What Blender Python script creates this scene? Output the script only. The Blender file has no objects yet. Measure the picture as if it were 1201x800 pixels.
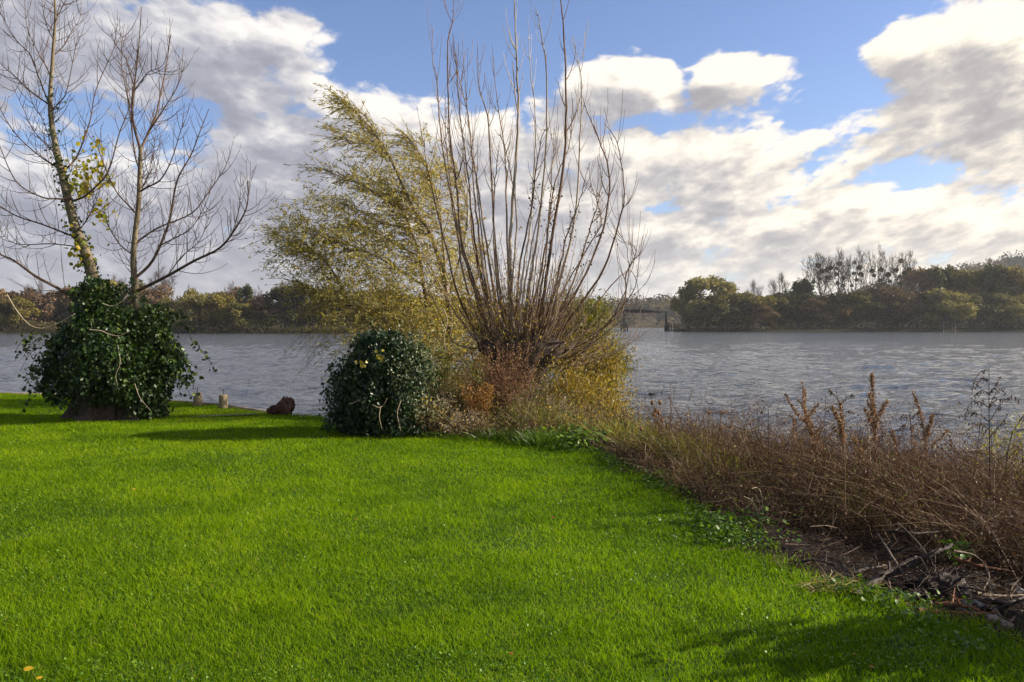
import bpy, math, random, os
import numpy as np
from math import radians, sin, cos, pi

rng = np.random.default_rng(11)
random.seed(11)
SC = bpy.context.scene
COL = SC.collection
CAMZ = 1.7
F = 1001.0
SUN_AZ = radians(84)      # clockwise from the view direction (+Y): almost due right
SUN_EL = radians(24)
WATER_Z = -0.8


def P(px, py, Y):
    """point at distance Y seen at a given place of the (1201 wide) photograph"""
    return np.array([(px - 600.5) / F * Y, Y, CAMZ + (381 - py) / F * Y])


# ------------------------------------------------------------------ node helper
class NT:
    def __init__(self, tree):
        self.t = tree

    def node(self, typ, **kw):
        n = self.t.nodes.new(typ)
        for k, v in kw.items():
            setattr(n, k, v)
        return n

    def put(self, sock, v):
        if hasattr(v, 'is_linked') or isinstance(v, bpy.types.NodeSocket):
            self.t.links.new(v, sock)
        else:
            sock.default_value = v

    def m(self, op, a, b=None, c=None, clamp=False):
        n = self.node('ShaderNodeMath', operation=op)
        n.use_clamp = clamp
        for i, v in enumerate((a, b, c)):
            if v is not None:
                self.put(n.inputs[i], v)
        return n.outputs[0]

    def vec(self, x, y, z=0.0):
        n = self.node('ShaderNodeCombineXYZ')
        for i, v in enumerate((x, y, z)):
            self.put(n.inputs[i], v)
        return n.outputs[0]

    def noise(self, vec, scale, detail=4, rough=0.5, dist=0.0, out='Fac'):
        n = self.node('ShaderNodeTexNoise')
        if vec is not None:
            self.put(n.inputs['Vector'], vec)
        n.inputs['Scale'].default_value = scale
        n.inputs['Detail'].default_value = detail
        n.inputs['Roughness'].default_value = rough
        n.inputs['Distortion'].default_value = dist
        return n.outputs[out]

    def ramp(self, fac, stops, interp='LINEAR'):
        n = self.node('ShaderNodeValToRGB')
        n.color_ramp.interpolation = interp
        el = n.color_ramp.elements
        while len(el) > 1:
            el.remove(el[-1])
        for i, (p, c) in enumerate(stops):
            e = el[0] if i == 0 else el.new(p)
            e.position = p
            e.color = (*c, 1) if len(c) == 3 else c
        self.put(n.inputs[0], fac)
        return n.outputs[0]

    def mix(self, fac, a, b, blend='MIX'):
        n = self.node('ShaderNodeMix', data_type='RGBA', blend_type=blend)
        self.put(n.inputs[0], fac)
        for s, v in ((n.inputs[6], a), (n.inputs[7], b)):
            self.put(s, (*v, 1) if isinstance(v, tuple) and len(v) == 3 else v)
        return n.outputs[2]

    def maprange(self, v, a, b, c=0.0, d=1.0, smooth=True):
        n = self.node('ShaderNodeMapRange')
        n.interpolation_type = 'SMOOTHSTEP' if smooth else 'LINEAR'
        self.put(n.inputs[0], v)
        for i, x in enumerate((a, b, c, d)):
            n.inputs[i + 1].default_value = x
        return n.outputs[0]


# ------------------------------------------------------------------ sky
def build_sky():
    w = bpy.data.worlds.new('World')
    SC.world = w
    w.use_nodes = True
    nt = NT(w.node_tree)
    w.node_tree.nodes.clear()
    geo = nt.node('ShaderNodeTexCoord')
    sep = nt.node('ShaderNodeSeparateXYZ')
    nt.put(sep.inputs[0], geo.outputs['Generated'])
    X, Y, Z = sep.outputs
    A = nt.m('ARCTAN2', X, Y)
    E = nt.m('ARCSINE', Z)
    sky = nt.node('ShaderNodeTexSky', sky_type='NISHITA')
    sky.sun_disc = False
    sky.sun_elevation = SUN_EL
    sky.sun_rotation = SUN_AZ
    sky.air_density = 1.0
    sky.dust_density = 0.6
    sky.ozone_density = 2.0

    def ae(px, py):
        az = math.atan((px - 600.5) / F)
        return az, math.atan((381 - py) / F * cos(az))

    # banks of cloud and clear gaps, each a soft ellipse of sky (azimuth, elevation), weight
    blobs = [
        # clear
        (520, 35, 150, 75, -1.05), (800, 15, 230, 62, -1.0), (930, 122, 95, 36, -0.75), (800, 142, 110, 15, -0.75),
        (1105, 207, 66, 20, -1.25), (935, 237, 30, 8, -0.9), (760, 245, 25, 6, -.6), (1130, 170, 60, 12, -.4), (228, 140, 34, 70, -1.0), (105, 140, 60, 50, -0.7),
        (150, 5, 40, 35, -0.5), (20, 255, 60, 22, -0.35), (972, 60, 46, 80, -1.5), (805, 80, 14, 40, -.5), (1010, 130, 40, 22, -.4), (880, 35, 90, 20, -.6),
        (640, 110, 40, 22, -0.35), (290, -10, 40, 25, -.5), (430, 20, 45, 60, -.4), (560, 90, 90, 18, -.35),
        # cloud
        (872, 84, 92, 30, 1.55), (738, 90, 66, 34, 1.6), (1120, 42, 90, 36, 1.3), (1165, 100, 95, 45, 1.0),
        (985, 150, 75, 20, 0.7), (345, 45, 75, 45, 0.6), (60, 20, 120, 50, 0.8), (250, 60, 60, 60, .5), (200, 30, 60, 40, .4), (110, 260, 160, 40, .3), (400, 170, 150, 60, 0.4),
        (560, 170, 140, 45, 0.5), (1010, 60, 32, 18, 0.6), (250, 100, 45, 40, 0.3), (300, 240, 220, 60, 0.25),
        (806, 84, 14, 30, -.75), (560, 60, 40, 60, -.3), (860, 190, 120, 40, .3), (1180, 190, 40, 25, .4),
    ]

    def density(A, E):
        zz = nt.m('ADD', nt.m('MAXIMUM', E, -0.02), 0.45)
        q = nt.vec(nt.m('MULTIPLY', nt.m('DIVIDE', A, zz), 2.1), nt.m('MULTIPLY', nt.m('LOGARITHM', zz, math.e), 3.6), 3.7)
        n1 = nt.noise(q, 2.7, 12, 0.55, 0.1)
        n2 = nt.noise(q, 8.5, 8, 0.56, 0.1)
        d = nt.m('ADD', nt.m('MULTIPLY', nt.m('SUBTRACT', n1, 0.5), 2.9), nt.m('MULTIPLY', nt.m('SUBTRACT', n2, 0.5), 1.3))
        wob = nt.node('ShaderNodeTexNoise')
        nt.put(wob.inputs['Vector'], q)
        wob.inputs['Scale'].default_value = 9.0
        wob.inputs['Detail'].default_value = 5
        va = nt.node('ShaderNodeVectorMath', operation='MULTIPLY_ADD')
        nt.put(va.inputs[0], wob.outputs['Color'])
        va.inputs[1].default_value = (.16, .16, .16)
        nt.put(va.inputs[2], q)
        for sc_, am in ((7.0, 0.55), (17.0, 0.30)):
            vor = nt.node('ShaderNodeTexVoronoi', feature='F1')
            nt.put(vor.inputs['Vector'], va.outputs[0])
            vor.inputs['Scale'].default_value = sc_
            d = nt.m('ADD', d, nt.m('MULTIPLY', nt.m('SUBTRACT', 0.45, vor.outputs['Distance']), am * 1.6))
        # cover: overcast near the horizon, broken above
        d = nt.m('ADD', d, nt.maprange(E, radians(5), radians(21), 0.95, 0.12, True))
        for px, py, rx, ry, wgt in blobs:
            a0, e0 = ae(px, py)
            da = nt.m('MULTIPLY', nt.m('SUBTRACT', A, a0), F / rx)
            de = nt.m('MULTIPLY', nt.m('SUBTRACT', E, e0), F / ry)
            r2 = nt.m('ADD', nt.m('MULTIPLY', da, da), nt.m('MULTIPLY', de, de))
            d = nt.m('MULTIPLY_ADD', nt.m('EXPONENT', nt.m('MULTIPLY', r2, -0.9)), wgt, d)
        return d, zz, n2

    d0, zz, fine = density(A, E)
    A2 = nt.m('MULTIPLY_ADD', zz, 0.035, A)
    E2 = nt.m('MULTIPLY_ADD', zz, 0.042, E)
    d1, _, fine1 = density(A2, E2)
    mask = nt.maprange(d0, -0.12, 0.52)
    lit = nt.m('SUBTRACT', d0, d1)
    thick = nt.maprange(d0, 0.1, 1.5, 0, 1, True)
    right = nt.maprange(A, radians(-32), radians(36), 0, 1, True)
    light = nt.m('ADD', nt.m('MULTIPLY', lit, 0.50), nt.m('MULTIPLY', thick, -0.46))
    light = nt.m('ADD', light, nt.m('MULTIPLY', right, 0.34))
    light = nt.m('ADD', light, 0.50)
    light = nt.m('ADD', light, nt.m('MULTIPLY', nt.m('SUBTRACT', fine, fine1), 0.6))
    # the low sky to the right, towards the sun, is thinner and brighter
    glow = nt.m('MULTIPLY', nt.maprange(A, radians(-5), radians(40)), nt.maprange(E, radians(14), radians(2)))
    light = nt.m('ADD', light, nt.m('MULTIPLY', glow, 0.22))
    ccol = nt.ramp(light, [(0.0, (0.54, 0.55, 0.62)), (0.30, (0.68, 0.69, 0.75)), (0.55, (0.95, 0.94, 0.95)),
                           (0.78, (1.30, 1.26, 1.18)), (1.0, (1.6, 1.52, 1.38))])
    warm = nt.mix(right, (0.95, 0.96, 1.04), (1.17, 1.09, 0.98))
    ccol = nt.mix(1.0, ccol, warm, 'MULTIPLY')
    skyc = nt.mix(1.0, sky.outputs[0], SKYTINT, 'MULTIPLY')
    cs = nt.mix(1.0, ccol, (CLOUDK,) * 3, 'MULTIPLY')
    # low air near the horizon is paler
    col = nt.mix(mask, skyc, cs)
    hz = nt.maprange(E, radians(0), radians(6), 0.45, 0.0)
    col = nt.mix(hz, col, tuple(CLOUDK * v for v in (0.90, 0.89, 0.89)))
    bg = nt.node('ShaderNodeBackground')
    nt.put(bg.inputs[0], col)
    bg.inputs[1].default_value = SKYK
    out = nt.node('ShaderNodeOutputWorld')
    nt.put(out.inputs[0], bg.outputs[0])
    w.cycles.sampling_method = 'MANUAL'
    w.cycles.sample_map_resolution = 1024


SKYK = 0.10
CLOUDK = 3.3
SKYTINT = (0.66, 0.68, 0.84)
build_sky()

cam_d = bpy.data.cameras.new('camera')
cam = bpy.data.objects.new('camera', cam_d)
COL.objects.link(cam)
cam.location = (0, 0, CAMZ)
cam.rotation_euler = (radians(90), 0, 0)
cam_d.sensor_width = 36
cam_d.lens = 36 * F / 1201
cam_d.shift_y = -19 / 1201
cam_d.clip_start = 0.05
cam_d.clip_end = 20000
SC.camera = cam

sun_d = bpy.data.lights.new('sun', 'SUN')
sun = bpy.data.objects.new('sun', sun_d)
COL.objects.link(sun)
sun_d.energy = 5.0
sun_d.angle = radians(0.53)
sun_d.color = (1.0, 0.90, 0.74)
# lamp shines along its -Z: aim it from the sun's direction
from mathutils import Vector, Matrix
SUNV = Vector((sin(SUN_AZ) * cos(SUN_EL), cos(SUN_AZ) * cos(SUN_EL), sin(SUN_EL)))
sun.rotation_euler = SUNV.to_track_quat('Z', 'Y').to_euler()
sun.location = SUNV * 60

vs = SC.view_settings
vs.view_transform = 'Standard'
vs.look = 'None'
vs.exposure = 1.05
vs.gamma = 1.0
vs.use_curve_mapping = False
SC.cycles.max_bounces = 6
SC.cycles.diffuse_bounces = 3
SC.cycles.glossy_bounces = 2
SC.cycles.transmission_bounces = 3
SC.cycles.transparent_max_bounces = 4
SC.cycles.caustics_reflective = False
SC.cycles.caustics_refractive = False


# ------------------------------------------------------------------ mesh building
class MB:
    """collects vertices and faces (with one random tint value per vertex) and links them as ONE mesh object"""

    def __init__(self):
        self.v, self.t, self.f3, self.f4, self.n = [], [], [], [], 0

    def add(self, v, f3=None, f4=None, tint=0.5):
        v = np.asarray(v, dtype=np.float64).reshape(-1, 3)
        tt = np.empty(len(v))
        tt[:] = tint
        self.v.append(v)
        self.t.append(tt)
        if f3 is not None and len(f3):
            self.f3.append(np.asarray(f3, dtype=np.int64).reshape(-1, 3) + self.n)
        if f4 is not None and len(f4):
            self.f4.append(np.asarray(f4, dtype=np.int64).reshape(-1, 4) + self.n)
        self.n += len(v)
        return self

    def build(self, name, mat=None, parent=None, smooth=False, origin=None):
        v = np.concatenate(self.v) if self.v else np.zeros((0, 3))
        t = np.concatenate(self.t) if self.t else np.zeros(0)
        if origin is not None:
            v = v - np.asarray(origin)
        f3 = np.concatenate(self.f3) if self.f3 else np.zeros((0, 3), np.int64)
        f4 = np.concatenate(self.f4) if self.f4 else np.zeros((0, 4), np.int64)
        me = bpy.data.meshes.new(name)
        me.vertices.add(len(v))
        me.vertices.foreach_set('co', v.ravel())
        nl = len(f3) * 3 + len(f4) * 4
        me.loops.add(nl)
        me.loops.foreach_set('vertex_index', np.concatenate([f3.ravel(), f4.ravel()]).astype(np.int32))
        me.polygons.add(len(f3) + len(f4))
        ls = np.concatenate([np.arange(len(f3)) * 3, len(f3) * 3 + np.arange(len(f4)) * 4]).astype(np.int32)
        me.polygons.foreach_set('loop_start', ls)
        if smooth:
            me.polygons.foreach_set('use_smooth', np.ones(len(ls), dtype=bool))
        a = me.attributes.new('rnd', 'FLOAT', 'POINT')
        a.data.foreach_set('value', t.astype(np.float32))
        me.update(calc_edges=True)
        me.validate()
        if mat is not None:
            me.materials.append(mat)
        o = bpy.data.objects.new(name, me)
        COL.objects.link(o)
        if origin is not None:
            o.location = tuple(origin)
        if parent is not None:
            o.parent = parent
        return o


def empty(name, loc):
    o = bpy.data.objects.new(name, None)
    o.empty_display_size = 0.2
    COL.objects.link(o)
    o.location = tuple(float(x) for x in loc)
    return o


def tag(o, label=None, cat=None, group=None, kind=None):
    if label: o['label'] = label
    if cat: o['category'] = cat
    if group: o['group'] = group
    if kind: o['kind'] = kind
    return o


def thing(name, loc, label, cat, group=None):
    return tag(empty(name, loc), label, cat, group)


def part(mb, name, mat, root, smooth=False, label=None):
    """a mesh child whose vertices were given in world coordinates"""
    loc = np.array(root.location)
    p = root.parent
    while p is not None:
        loc = loc + np.array(p.location)
        p = p.parent
    mb.v = [np.concatenate(mb.v) - loc] if mb.v else []
    o = mb.build(name, mat, root, smooth)
    if label: o['label'] = label
    return o


def unit(v):
    v = np.asarray(v, float)
    return v / (np.linalg.norm(v, axis=-1, keepdims=True) + 1e-12)


def tube(mb, pts, rad, sides=5, tint=0.5, cap=True):
    pts = np.asarray(pts, float)
    n = len(pts)
    rad = np.broadcast_to(np.asarray(rad, float), (n,))
    tan = unit(np.gradient(pts, axis=0))
    ref = np.array([0, 0, 1.0]) if abs(tan[0][2]) < 0.9 else np.array([1.0, 0, 0])
    u = np.empty_like(pts)
    a = unit(np.cross(tan[0], ref))
    for i in range(n):
        a = a - tan[i] * np.dot(a, tan[i])
        a = a / (np.linalg.norm(a) + 1e-12)
        u[i] = a
    w = np.cross(tan, u)
    ang = np.arange(sides) * 2 * pi / sides
    ring = u[:, None] * np.cos(ang)[None, :, None] + w[:, None] * np.sin(ang)[None, :, None]
    v = (pts[:, None] + ring * rad[:, None, None]).reshape(-1, 3)
    i = np.arange(n - 1)[:, None] * sides
    j = np.arange(sides)[None]
    k = (j + 1) % sides
    f4 = np.stack([i + j, i + k, i + sides + k, i + sides + j], -1).reshape(-1, 4)
    f3 = None
    if cap:
        v = np.concatenate([v, pts[-1:] + tan[-1:] * rad[-1]])
        L = (n - 1) * sides
        jj = np.arange(sides)
        f3 = np.stack([L + jj, L + (jj + 1) % sides, np.full(sides, n * sides)], -1)
    mb.add(v, f3, f4, tint)


def smooth_path(ctrl, n):
    """Catmull-Rom through the control points"""
    c = np.asarray(ctrl, float)
    if len(c) == 2:
        t = np.linspace(0, 1, n)[:, None]
        return c[0] * (1 - t) + c[1] * t
    c = np.concatenate([[2 * c[0] - c[1]], c, [2 * c[-1] - c[-2]]])
    m = len(c) - 3
    ts = np.linspace(0, m - 1e-6, n)
    k = ts.astype(int)
    t = (ts - k)[:, None]
    p0, p1, p2, p3 = c[k], c[k + 1], c[k + 2], c[k + 3]
    return 0.5 * (2 * p1 + (p2 - p0) * t + (2 * p0 - 5 * p1 + 4 * p2 - p3) * t ** 2 + (3 * p1 - p0 - 3 * p2 + p3) * t ** 3)


LEAF = {   # outline points (along, across, lift); fan around the first
    'lance': [(0, 0, 0), (.35, .5, .10), (.75, .32, .04), (1, 0, -.08), (.75, -.32, .04), (.35, -.5, .10)],
    'oval': [(0, 0, 0), (.25, .45, .10), (.65, .45, .10), (1, 0, -.05), (.65, -.45, .10), (.25, -.45, .10)],
    'ivy': [(0, 0, 0), (.05, .42, .06), (.42, .36, .08), (.50, .55, .02), (.70, .25, .06), (1.0, 0, -.05),
            (.70, -.25, .06), (.50, -.55, .02), (.42, -.36, .08), (.05, -.42, .06)],
    'chip': [(0, 0, 0), (.5, .5, .1), (1, 0, 0), (.5, -.5, .1)],
}


def leaves(mb, c, axis, normal, length, width, shape='lance', tint=None):
    """many single leaves: centres, long axes, face normals, lengths, widths"""
    c = np.asarray(c, float)
    N = len(c)
    if N == 0:
        return
    ax = unit(axis)
    nn = np.asarray(normal, float)
    nn = unit(nn - ax * np.sum(nn * ax, 1, keepdims=True))
    sd = np.cross(nn, ax)
    T = np.array(LEAF[shape])
    L = np.broadcast_to(np.asarray(length, float), (N,))[:, None, None]
    W = np.broadcast_to(np.asarray(width, float), (N,))[:, None, None]
    v = c[:, None] + ax[:, None] * (T[None, :, 0:1] * L) + sd[:, None] * (T[None, :, 1:2] * W) + nn[:, None] * (T[None, :, 2:3] * W)
    K = len(T)
    base = np.arange(N)[:, None, None] * K
    fan = np.array([[0, i, i + 1] for i in range(1, K - 1)])[None]
    if tint is None:
        tint = rng.random(N)
    mb.add(v.reshape(-1, 3), (base + fan).reshape(-1, 3), None, np.repeat(tint, K))


def ribbons(mb, base, direc, length, width, bend, segs=3, tint=None, side=None):
    """thin flat stems or blades: straight along direc then sagging by bend (a vector)"""
    N = len(base)
    t = np.linspace(0, 1, segs + 1)[None, :, None]
    L = np.broadcast_to(np.asarray(length, float), (N,))[:, None, None]
    mid = base[:, None] + unit(direc)[:, None] * L * t + bend[:, None] * L * t ** 2
    if side is None:
        side = rng.normal(size=(N, 3))
    side = unit(side - unit(direc) * np.sum(side * unit(direc), 1, keepdims=True))
    W = np.broadcast_to(np.asarray(width, float), (N,))[:, None, None]
    off = side[:, None] * W * 0.5 * (1 - 0.8 * t ** 2)
    v = np.stack([mid - off, mid + off], 2).reshape(-1, 3)        # N,(segs+1),2
    K = 2 * (segs + 1)
    i = np.arange(segs) * 2
    f = np.stack([i, i + 1, i + 3, i + 2], -1)[None] + np.arange(N)[:, None, None] * K
    if tint is None:
        tint = rng.random(N)
    mb.add(v, None, f.reshape(-1, 4), np.repeat(tint, K))


# ------------------------------------------------------------------ materials
def new_mat(name):
    m = bpy.data.materials.new(name)
    m.use_nodes = True
    m.node_tree.nodes.clear()
    nt = NT(m.node_tree)
    out = nt.node('ShaderNodeOutputMaterial')
    return m, nt, out


def attr(nt):
    n = nt.node('ShaderNodeAttribute')
    n.attribute_name = 'rnd'
    return n.outputs['Fac']


def principled(nt, col, rough=0.6, spec=0.4, normal=None):
    p = nt.node('ShaderNodeBsdfPrincipled')
    nt.put(p.inputs['Base Color'], col if not isinstance(col, tuple) else (*col, 1))
    nt.put(p.inputs['Roughness'], rough)
    p.inputs['Specular IOR Level'].default_value = spec
    if normal is not None:
        nt.put(p.inputs['Normal'], normal)
    return p.outputs[0]


def bump(nt, h, strength=0.5, dist=0.02):
    b = nt.node('ShaderNodeBump')
    b.inputs['Strength'].default_value = strength
    b.inputs['Distance'].default_value = dist
    nt.put(b.inputs['Height'], h)
    return b.outputs[0]


def leaf_mat(name, stops, trans=0.4, rough=0.5, spec=0.35, tcol=(1.3, 1.35, 0.6)):
    m, nt, out = new_mat(name)
    a = attr(nt)
    col = nt.ramp(a, stops)
    p = principled(nt, col, rough, spec)
    tr = nt.node('ShaderNodeBsdfTranslucent')
    nt.put(tr.inputs[0], nt.mix(1.0, col, tcol, 'MULTIPLY'))
    mx = nt.node('ShaderNodeMixShader')
    mx.inputs[0].default_value = trans
    nt.put(mx.inputs[1], p)
    nt.put(mx.inputs[2], tr.outputs[0])
    nt.put(out.inputs[0], mx.outputs[0])
    return m


def stem_mat(name, stops, scale=9.0, rough=0.85, stretch=(1, 1, .25), bumps=0.5):
    """bark or dead stems: tint per stem times blotches along it"""
    m, nt, out = new_mat(name)
    tc = nt.node('ShaderNodeTexCoord')
    mp = nt.node('ShaderNodeMapping')
    mp.inputs['Scale'].default_value = stretch
    nt.put(mp.inputs[0], tc.outputs['Object'])
    n = nt.noise(mp.outputs[0], scale, 5, 0.65)
    f = nt.m('ADD', nt.m('MULTIPLY', n, 0.75), nt.m('MULTIPLY', attr(nt), 0.4))
    col = nt.ramp(f, stops)
    n2 = nt.noise(mp.outputs[0], scale * 4, 3, 0.6)
    nt.put(out.inputs[0], principled(nt, col, rough, 0.2, bump(nt, n2, bumps, 0.02)))
    return m


# ------------------------------------------------------------------ the lie of the land
LAWN = np.array([(2.62, 4.37), (2.54, 4.8), (2.11, 5.5), (1.77, 6.33), (1.70, 7.12), (1.62, 8.55), (1.40, 10.07), (1.02, 11.4),
                 (0.1, 12.4), (-1.0, 12.8), (-1.9, 13.1), (-2.9, 14.2), (-3.5, 15.7), (-4.5, 16.3), (-5.2, 16.8), (-6.0, 17.75),
                 (-7.05, 18.5), (-9.0, 19.6), (-11, 20.5), (-14, 21.3), (-22, 22.6), (-60, 27), (-60, -25), (9, -25), (7, -3), (4.2, 1), (3.2, 3)])
SHORE = np.array([(30, -40), (13, -15), (8.5, 0), (7.6, 4), (7.8, 8), (7.2, 11), (6.0, 13.0), (4.4, 14.3), (3.1, 15.1), (2.45, 16.6), (2.2, 19), (2.4, 22), (3.2, 25),
                  (4.3, 29), (3.2, 32), (0.5, 33), (-2.0, 31), (-3.4, 27), (-3.6, 22), (-3.5, 19), (-3.4, 17), (-3.8, 16.25), (-4.6, 16.75),
                  (-5.3, 17.25), (-6.2, 18.3), (-7.4, 19.1), (-9.2, 20.1), (-11.1, 21.05), (-14.1, 21.9), (-22.2, 23.1), (-60, 27.6), (-400, 60), (-400, -300), (30, -300)])


def inside(poly, x, y):
    r = np.zeros(x.shape, bool)
    for (x0, y0), (x1, y1) in zip(poly, np.roll(poly, -1, 0)):
        c = ((y0 > y) != (y1 > y)) & (x < (x1 - x0) * (y - y0) / (y1 - y0 + 1e-12) + x0)
        r ^= c
    return r


def dist(poly, x, y):
    d = np.full(x.shape, 1e9)
    for a, b in zip(poly, np.roll(poly, -1, 0)):
        e = b - a
        t = np.clip(((x - a[0]) * e[0] + (y - a[1]) * e[1]) / (e @ e + 1e-12), 0, 1)
        d = np.minimum(d, np.hypot(x - a[0] - t * e[0], y - a[1] - t * e[1]))
    return d


_h = rng.random((64, 64))


def vnoise(x, y, s):
    x = np.asarray(x, float) * s
    y = np.asarray(y, float) * s
    i, j = np.floor(x).astype(int), np.floor(y).astype(int)
    u, v = x - i, y - j
    u, v = u * u * (3 - 2 * u), v * v * (3 - 2 * v)
    g = lambda a, b: _h[a % 64, b % 64]
    return (g(i, j) * (1 - u) + g(i + 1, j) * u) * (1 - v) + (g(i, j + 1) * (1 - u) + g(i + 1, j + 1) * u) * v


def fbm(x, y, s, o=4):
    a, r = 0.5, 0
    for k in range(o):
        r = r + a * vnoise(x + 17.3 * k, y - 9.1 * k, s * 2 ** k)
        a *= 0.5
    return r


def lawn_sd(x, y):
    """signed distance to the (slightly ragged) lawn edge, positive on the lawn"""
    x, y = np.asarray(x, float), np.asarray(y, float)
    d = dist(LAWN, x, y)
    return np.where(inside(LAWN, x, y), d, -d) + (vnoise(x, y, 2.3) - 0.5) * 0.3 + (vnoise(x + 9, y, 7.0) - 0.5) * 0.14


def G(x, y):
    x, y = np.asarray(x, float), np.asarray(y, float)
    dl, ds = dist(LAWN, x, y), dist(SHORE, x, y)
    il, isx = inside(LAWN, x, y), inside(SHORE, x, y)
    t = dl / (dl + ds + 1e-6)
    s = t * t * (3 - 2 * t)
    z_bank = -0.86 * (0.55 * t + 0.45 * s) + (fbm(x, y, 2.4, 5) - 0.47) * 0.30 * np.minimum(1, dl * 2.5) * np.minimum(1, ds * 2)
    z_lawn = (fbm(x + 40, y, 0.35, 3) - 0.45) * 0.10 * np.minimum(1, dl * 0.7)
    z_water = np.maximum(-0.86 - ds * 0.35, -3.0)
    return np.where(il, z_lawn, np.where(isx, z_bank, z_water))


def ground(px, py_or_none, Y):
    """world point on the ground at depth Y in the photo's column px"""
    x = (px - 600.5) / F * Y
    return np.array([x, Y, float(G(np.array([x]), np.array([Y]))[0])])


def axis_steps(segs):
    out = []
    for a, b, d in segs:
        out += list(np.arange(a, b, d))
    return np.array(out)


def sheet(xs, ys, zf):
    XX, YY = np.meshgrid(xs, ys)
    x, y = XX.ravel(), YY.ravel()
    z = zf(x, y)
    n, m = len(xs), len(ys)
    i = np.arange(m - 1)[:, None] * n + np.arange(n - 1)[None]
    f = np.stack([i, i + 1, i + n + 1, i + n], -1).reshape(-1, 4)
    return np.stack([x, y, z], 1), f


def build_ground():
    xs = axis_steps([(-9000, -1000, 2000), (-1000, -100, 150), (-100, -20, 4), (-20, -5, .25), (-5, 9, .07), (9, 20, .5), (20, 100, 5), (100, 1000, 150), (1000, 9001, 2000)])
    ys = axis_steps([(-9000, -1000, 2000), (-1000, -30, 120), (-30, 2.5, 1.5), (2.5, 14, .07), (14, 36, .2), (36, 100, 4), (100, 1000, 100), (1000, 9001, 2000)])
    v, f = sheet(xs, ys, G)
    d = lawn_sd(v[:, 0], v[:, 1])
    mb = MB().add(v, None, f, np.clip(0.5 + d, 0, 1))
    m, nt, out = new_mat('bank_and_lawn_soil')
    tc = nt.node('ShaderNodeTexCoord').outputs['Object']
    a = attr(nt)
    n1 = nt.noise(tc, 5, 8, 0.65)
    n2 = nt.noise(tc, 34, 6, 0.7)
    soil = nt.ramp(nt.m('ADD', nt.m('MULTIPLY', n1, 0.6), nt.m('MULTIPLY', n2, 0.4)),
                   [(0.33, (0.007, 0.005, 0.004)), (0.48, (0.018, 0.012, 0.009)), (0.58, (0.034, 0.023, 0.017)), (0.72, (0.085, 0.066, 0.053))])
    turf = nt.ramp(n2, [(0.3, (0.018, 0.042, 0.002)), (0.6, (0.036, 0.085, 0.003)), (0.75, (0.06, 0.06, 0.02))])
    col = nt.mix(nt.maprange(a, 0.42, 0.58), soil, turf)
    bp = bump(nt, nt.m('ADD', n1, n2), 0.8, 0.05)
    nt.put(out.inputs[0], principled(nt, col, nt.maprange(n1, .4, .6, .7, .95), 0.12, bp))
    o = mb.build('ground', m, None, True)
    tag(o, kind='structure')


def build_water():
    xs = axis_steps([(-6000, -200, 800), (-200, -60, 4), (-60, 60, .30), (60, 220, 4), (220, 6001, 800)])
    ys = [-600.0, -60, 0, 4, 7]
    y = 9.0
    while y < 330:
        ys.append(y)
        y += max(0.10, 0.0085 * y)
    ys += [360, 500, 900, 2000, 6000]
    ys = np.array(ys)
    r = np.random.default_rng(5)
    comps = []
    for k in range(46):
        lam = 0.40 * (4.6 / 0.40) ** r.random()
        th = r.normal(radians(205), 0.55)
        comps.append((2 * pi / lam * cos(th), 2 * pi / lam * sin(th), r.random() * 2 * pi, 0.0074 * lam ** 0.66, lam))

    def zf(x, y):
        z = np.zeros_like(x)
        dy = np.maximum(0.10, 0.0085 * y)
        gust = 0.75 + 0.55 * fbm(x, y, 0.06, 3)
        for kx, ky, ph, am, lam in comps:
            fade = np.clip((lam / np.maximum(dy, 0.3) - 2.0) / 2.0, 0, 1)
            p = kx * x + ky * y + ph
            z += am * fade * (np.sin(p) + 0.35 * np.sin(2 * p + 0.7))
        fade = (np.abs(x) < 58) & (y > 8) & (y < 320)
        return WATER_Z + z * gust * fade

    v, f = sheet(xs, ys, zf)
    m, nt, out = new_mat('river_water')
    tc = nt.node('ShaderNodeTexCoord').outputs['Object']
    mp = nt.node('ShaderNodeMapping')
    mp.inputs['Scale'].default_value = (0.6, 1.0, 1)
    mp.inputs['Rotation'].default_value = (0, 0, radians(20))
    nt.put(mp.inputs[0], tc)
    n1 = nt.noise(mp.outputs[0], 3.2, 4, 0.6, 0.6)
    n2 = nt.noise(mp.outputs[0], 0.55, 3, 0.55, 0.5)
    n3 = nt.noise(mp.outputs[0], 1.25, 3, 0.6, 0.8)
    h = nt.m('ADD', nt.m('MULTIPLY', n1, 0.21), nt.m('MULTIPLY', n2, 0.20))
    h = nt.m('ADD', h, nt.m('MULTIPLY', n3, 0.34))
    b = bump(nt, h, 1.0, 0.75)
    p = nt.node('ShaderNodeBsdfPrincipled')
    p.inputs['Base Color'].default_value = (0.066, 0.071, 0.078, 1)
    p.inputs['Roughness'].default_value = 0.09
    p.inputs['IOR'].default_value = 1.33
    nt.put(p.inputs['Normal'], b)
    nt.put(out.inputs[0], p.outputs[0])
    o = MB().add(v, None, f).build('river_water', m, None, True)
    tag(o, kind='structure')


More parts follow.
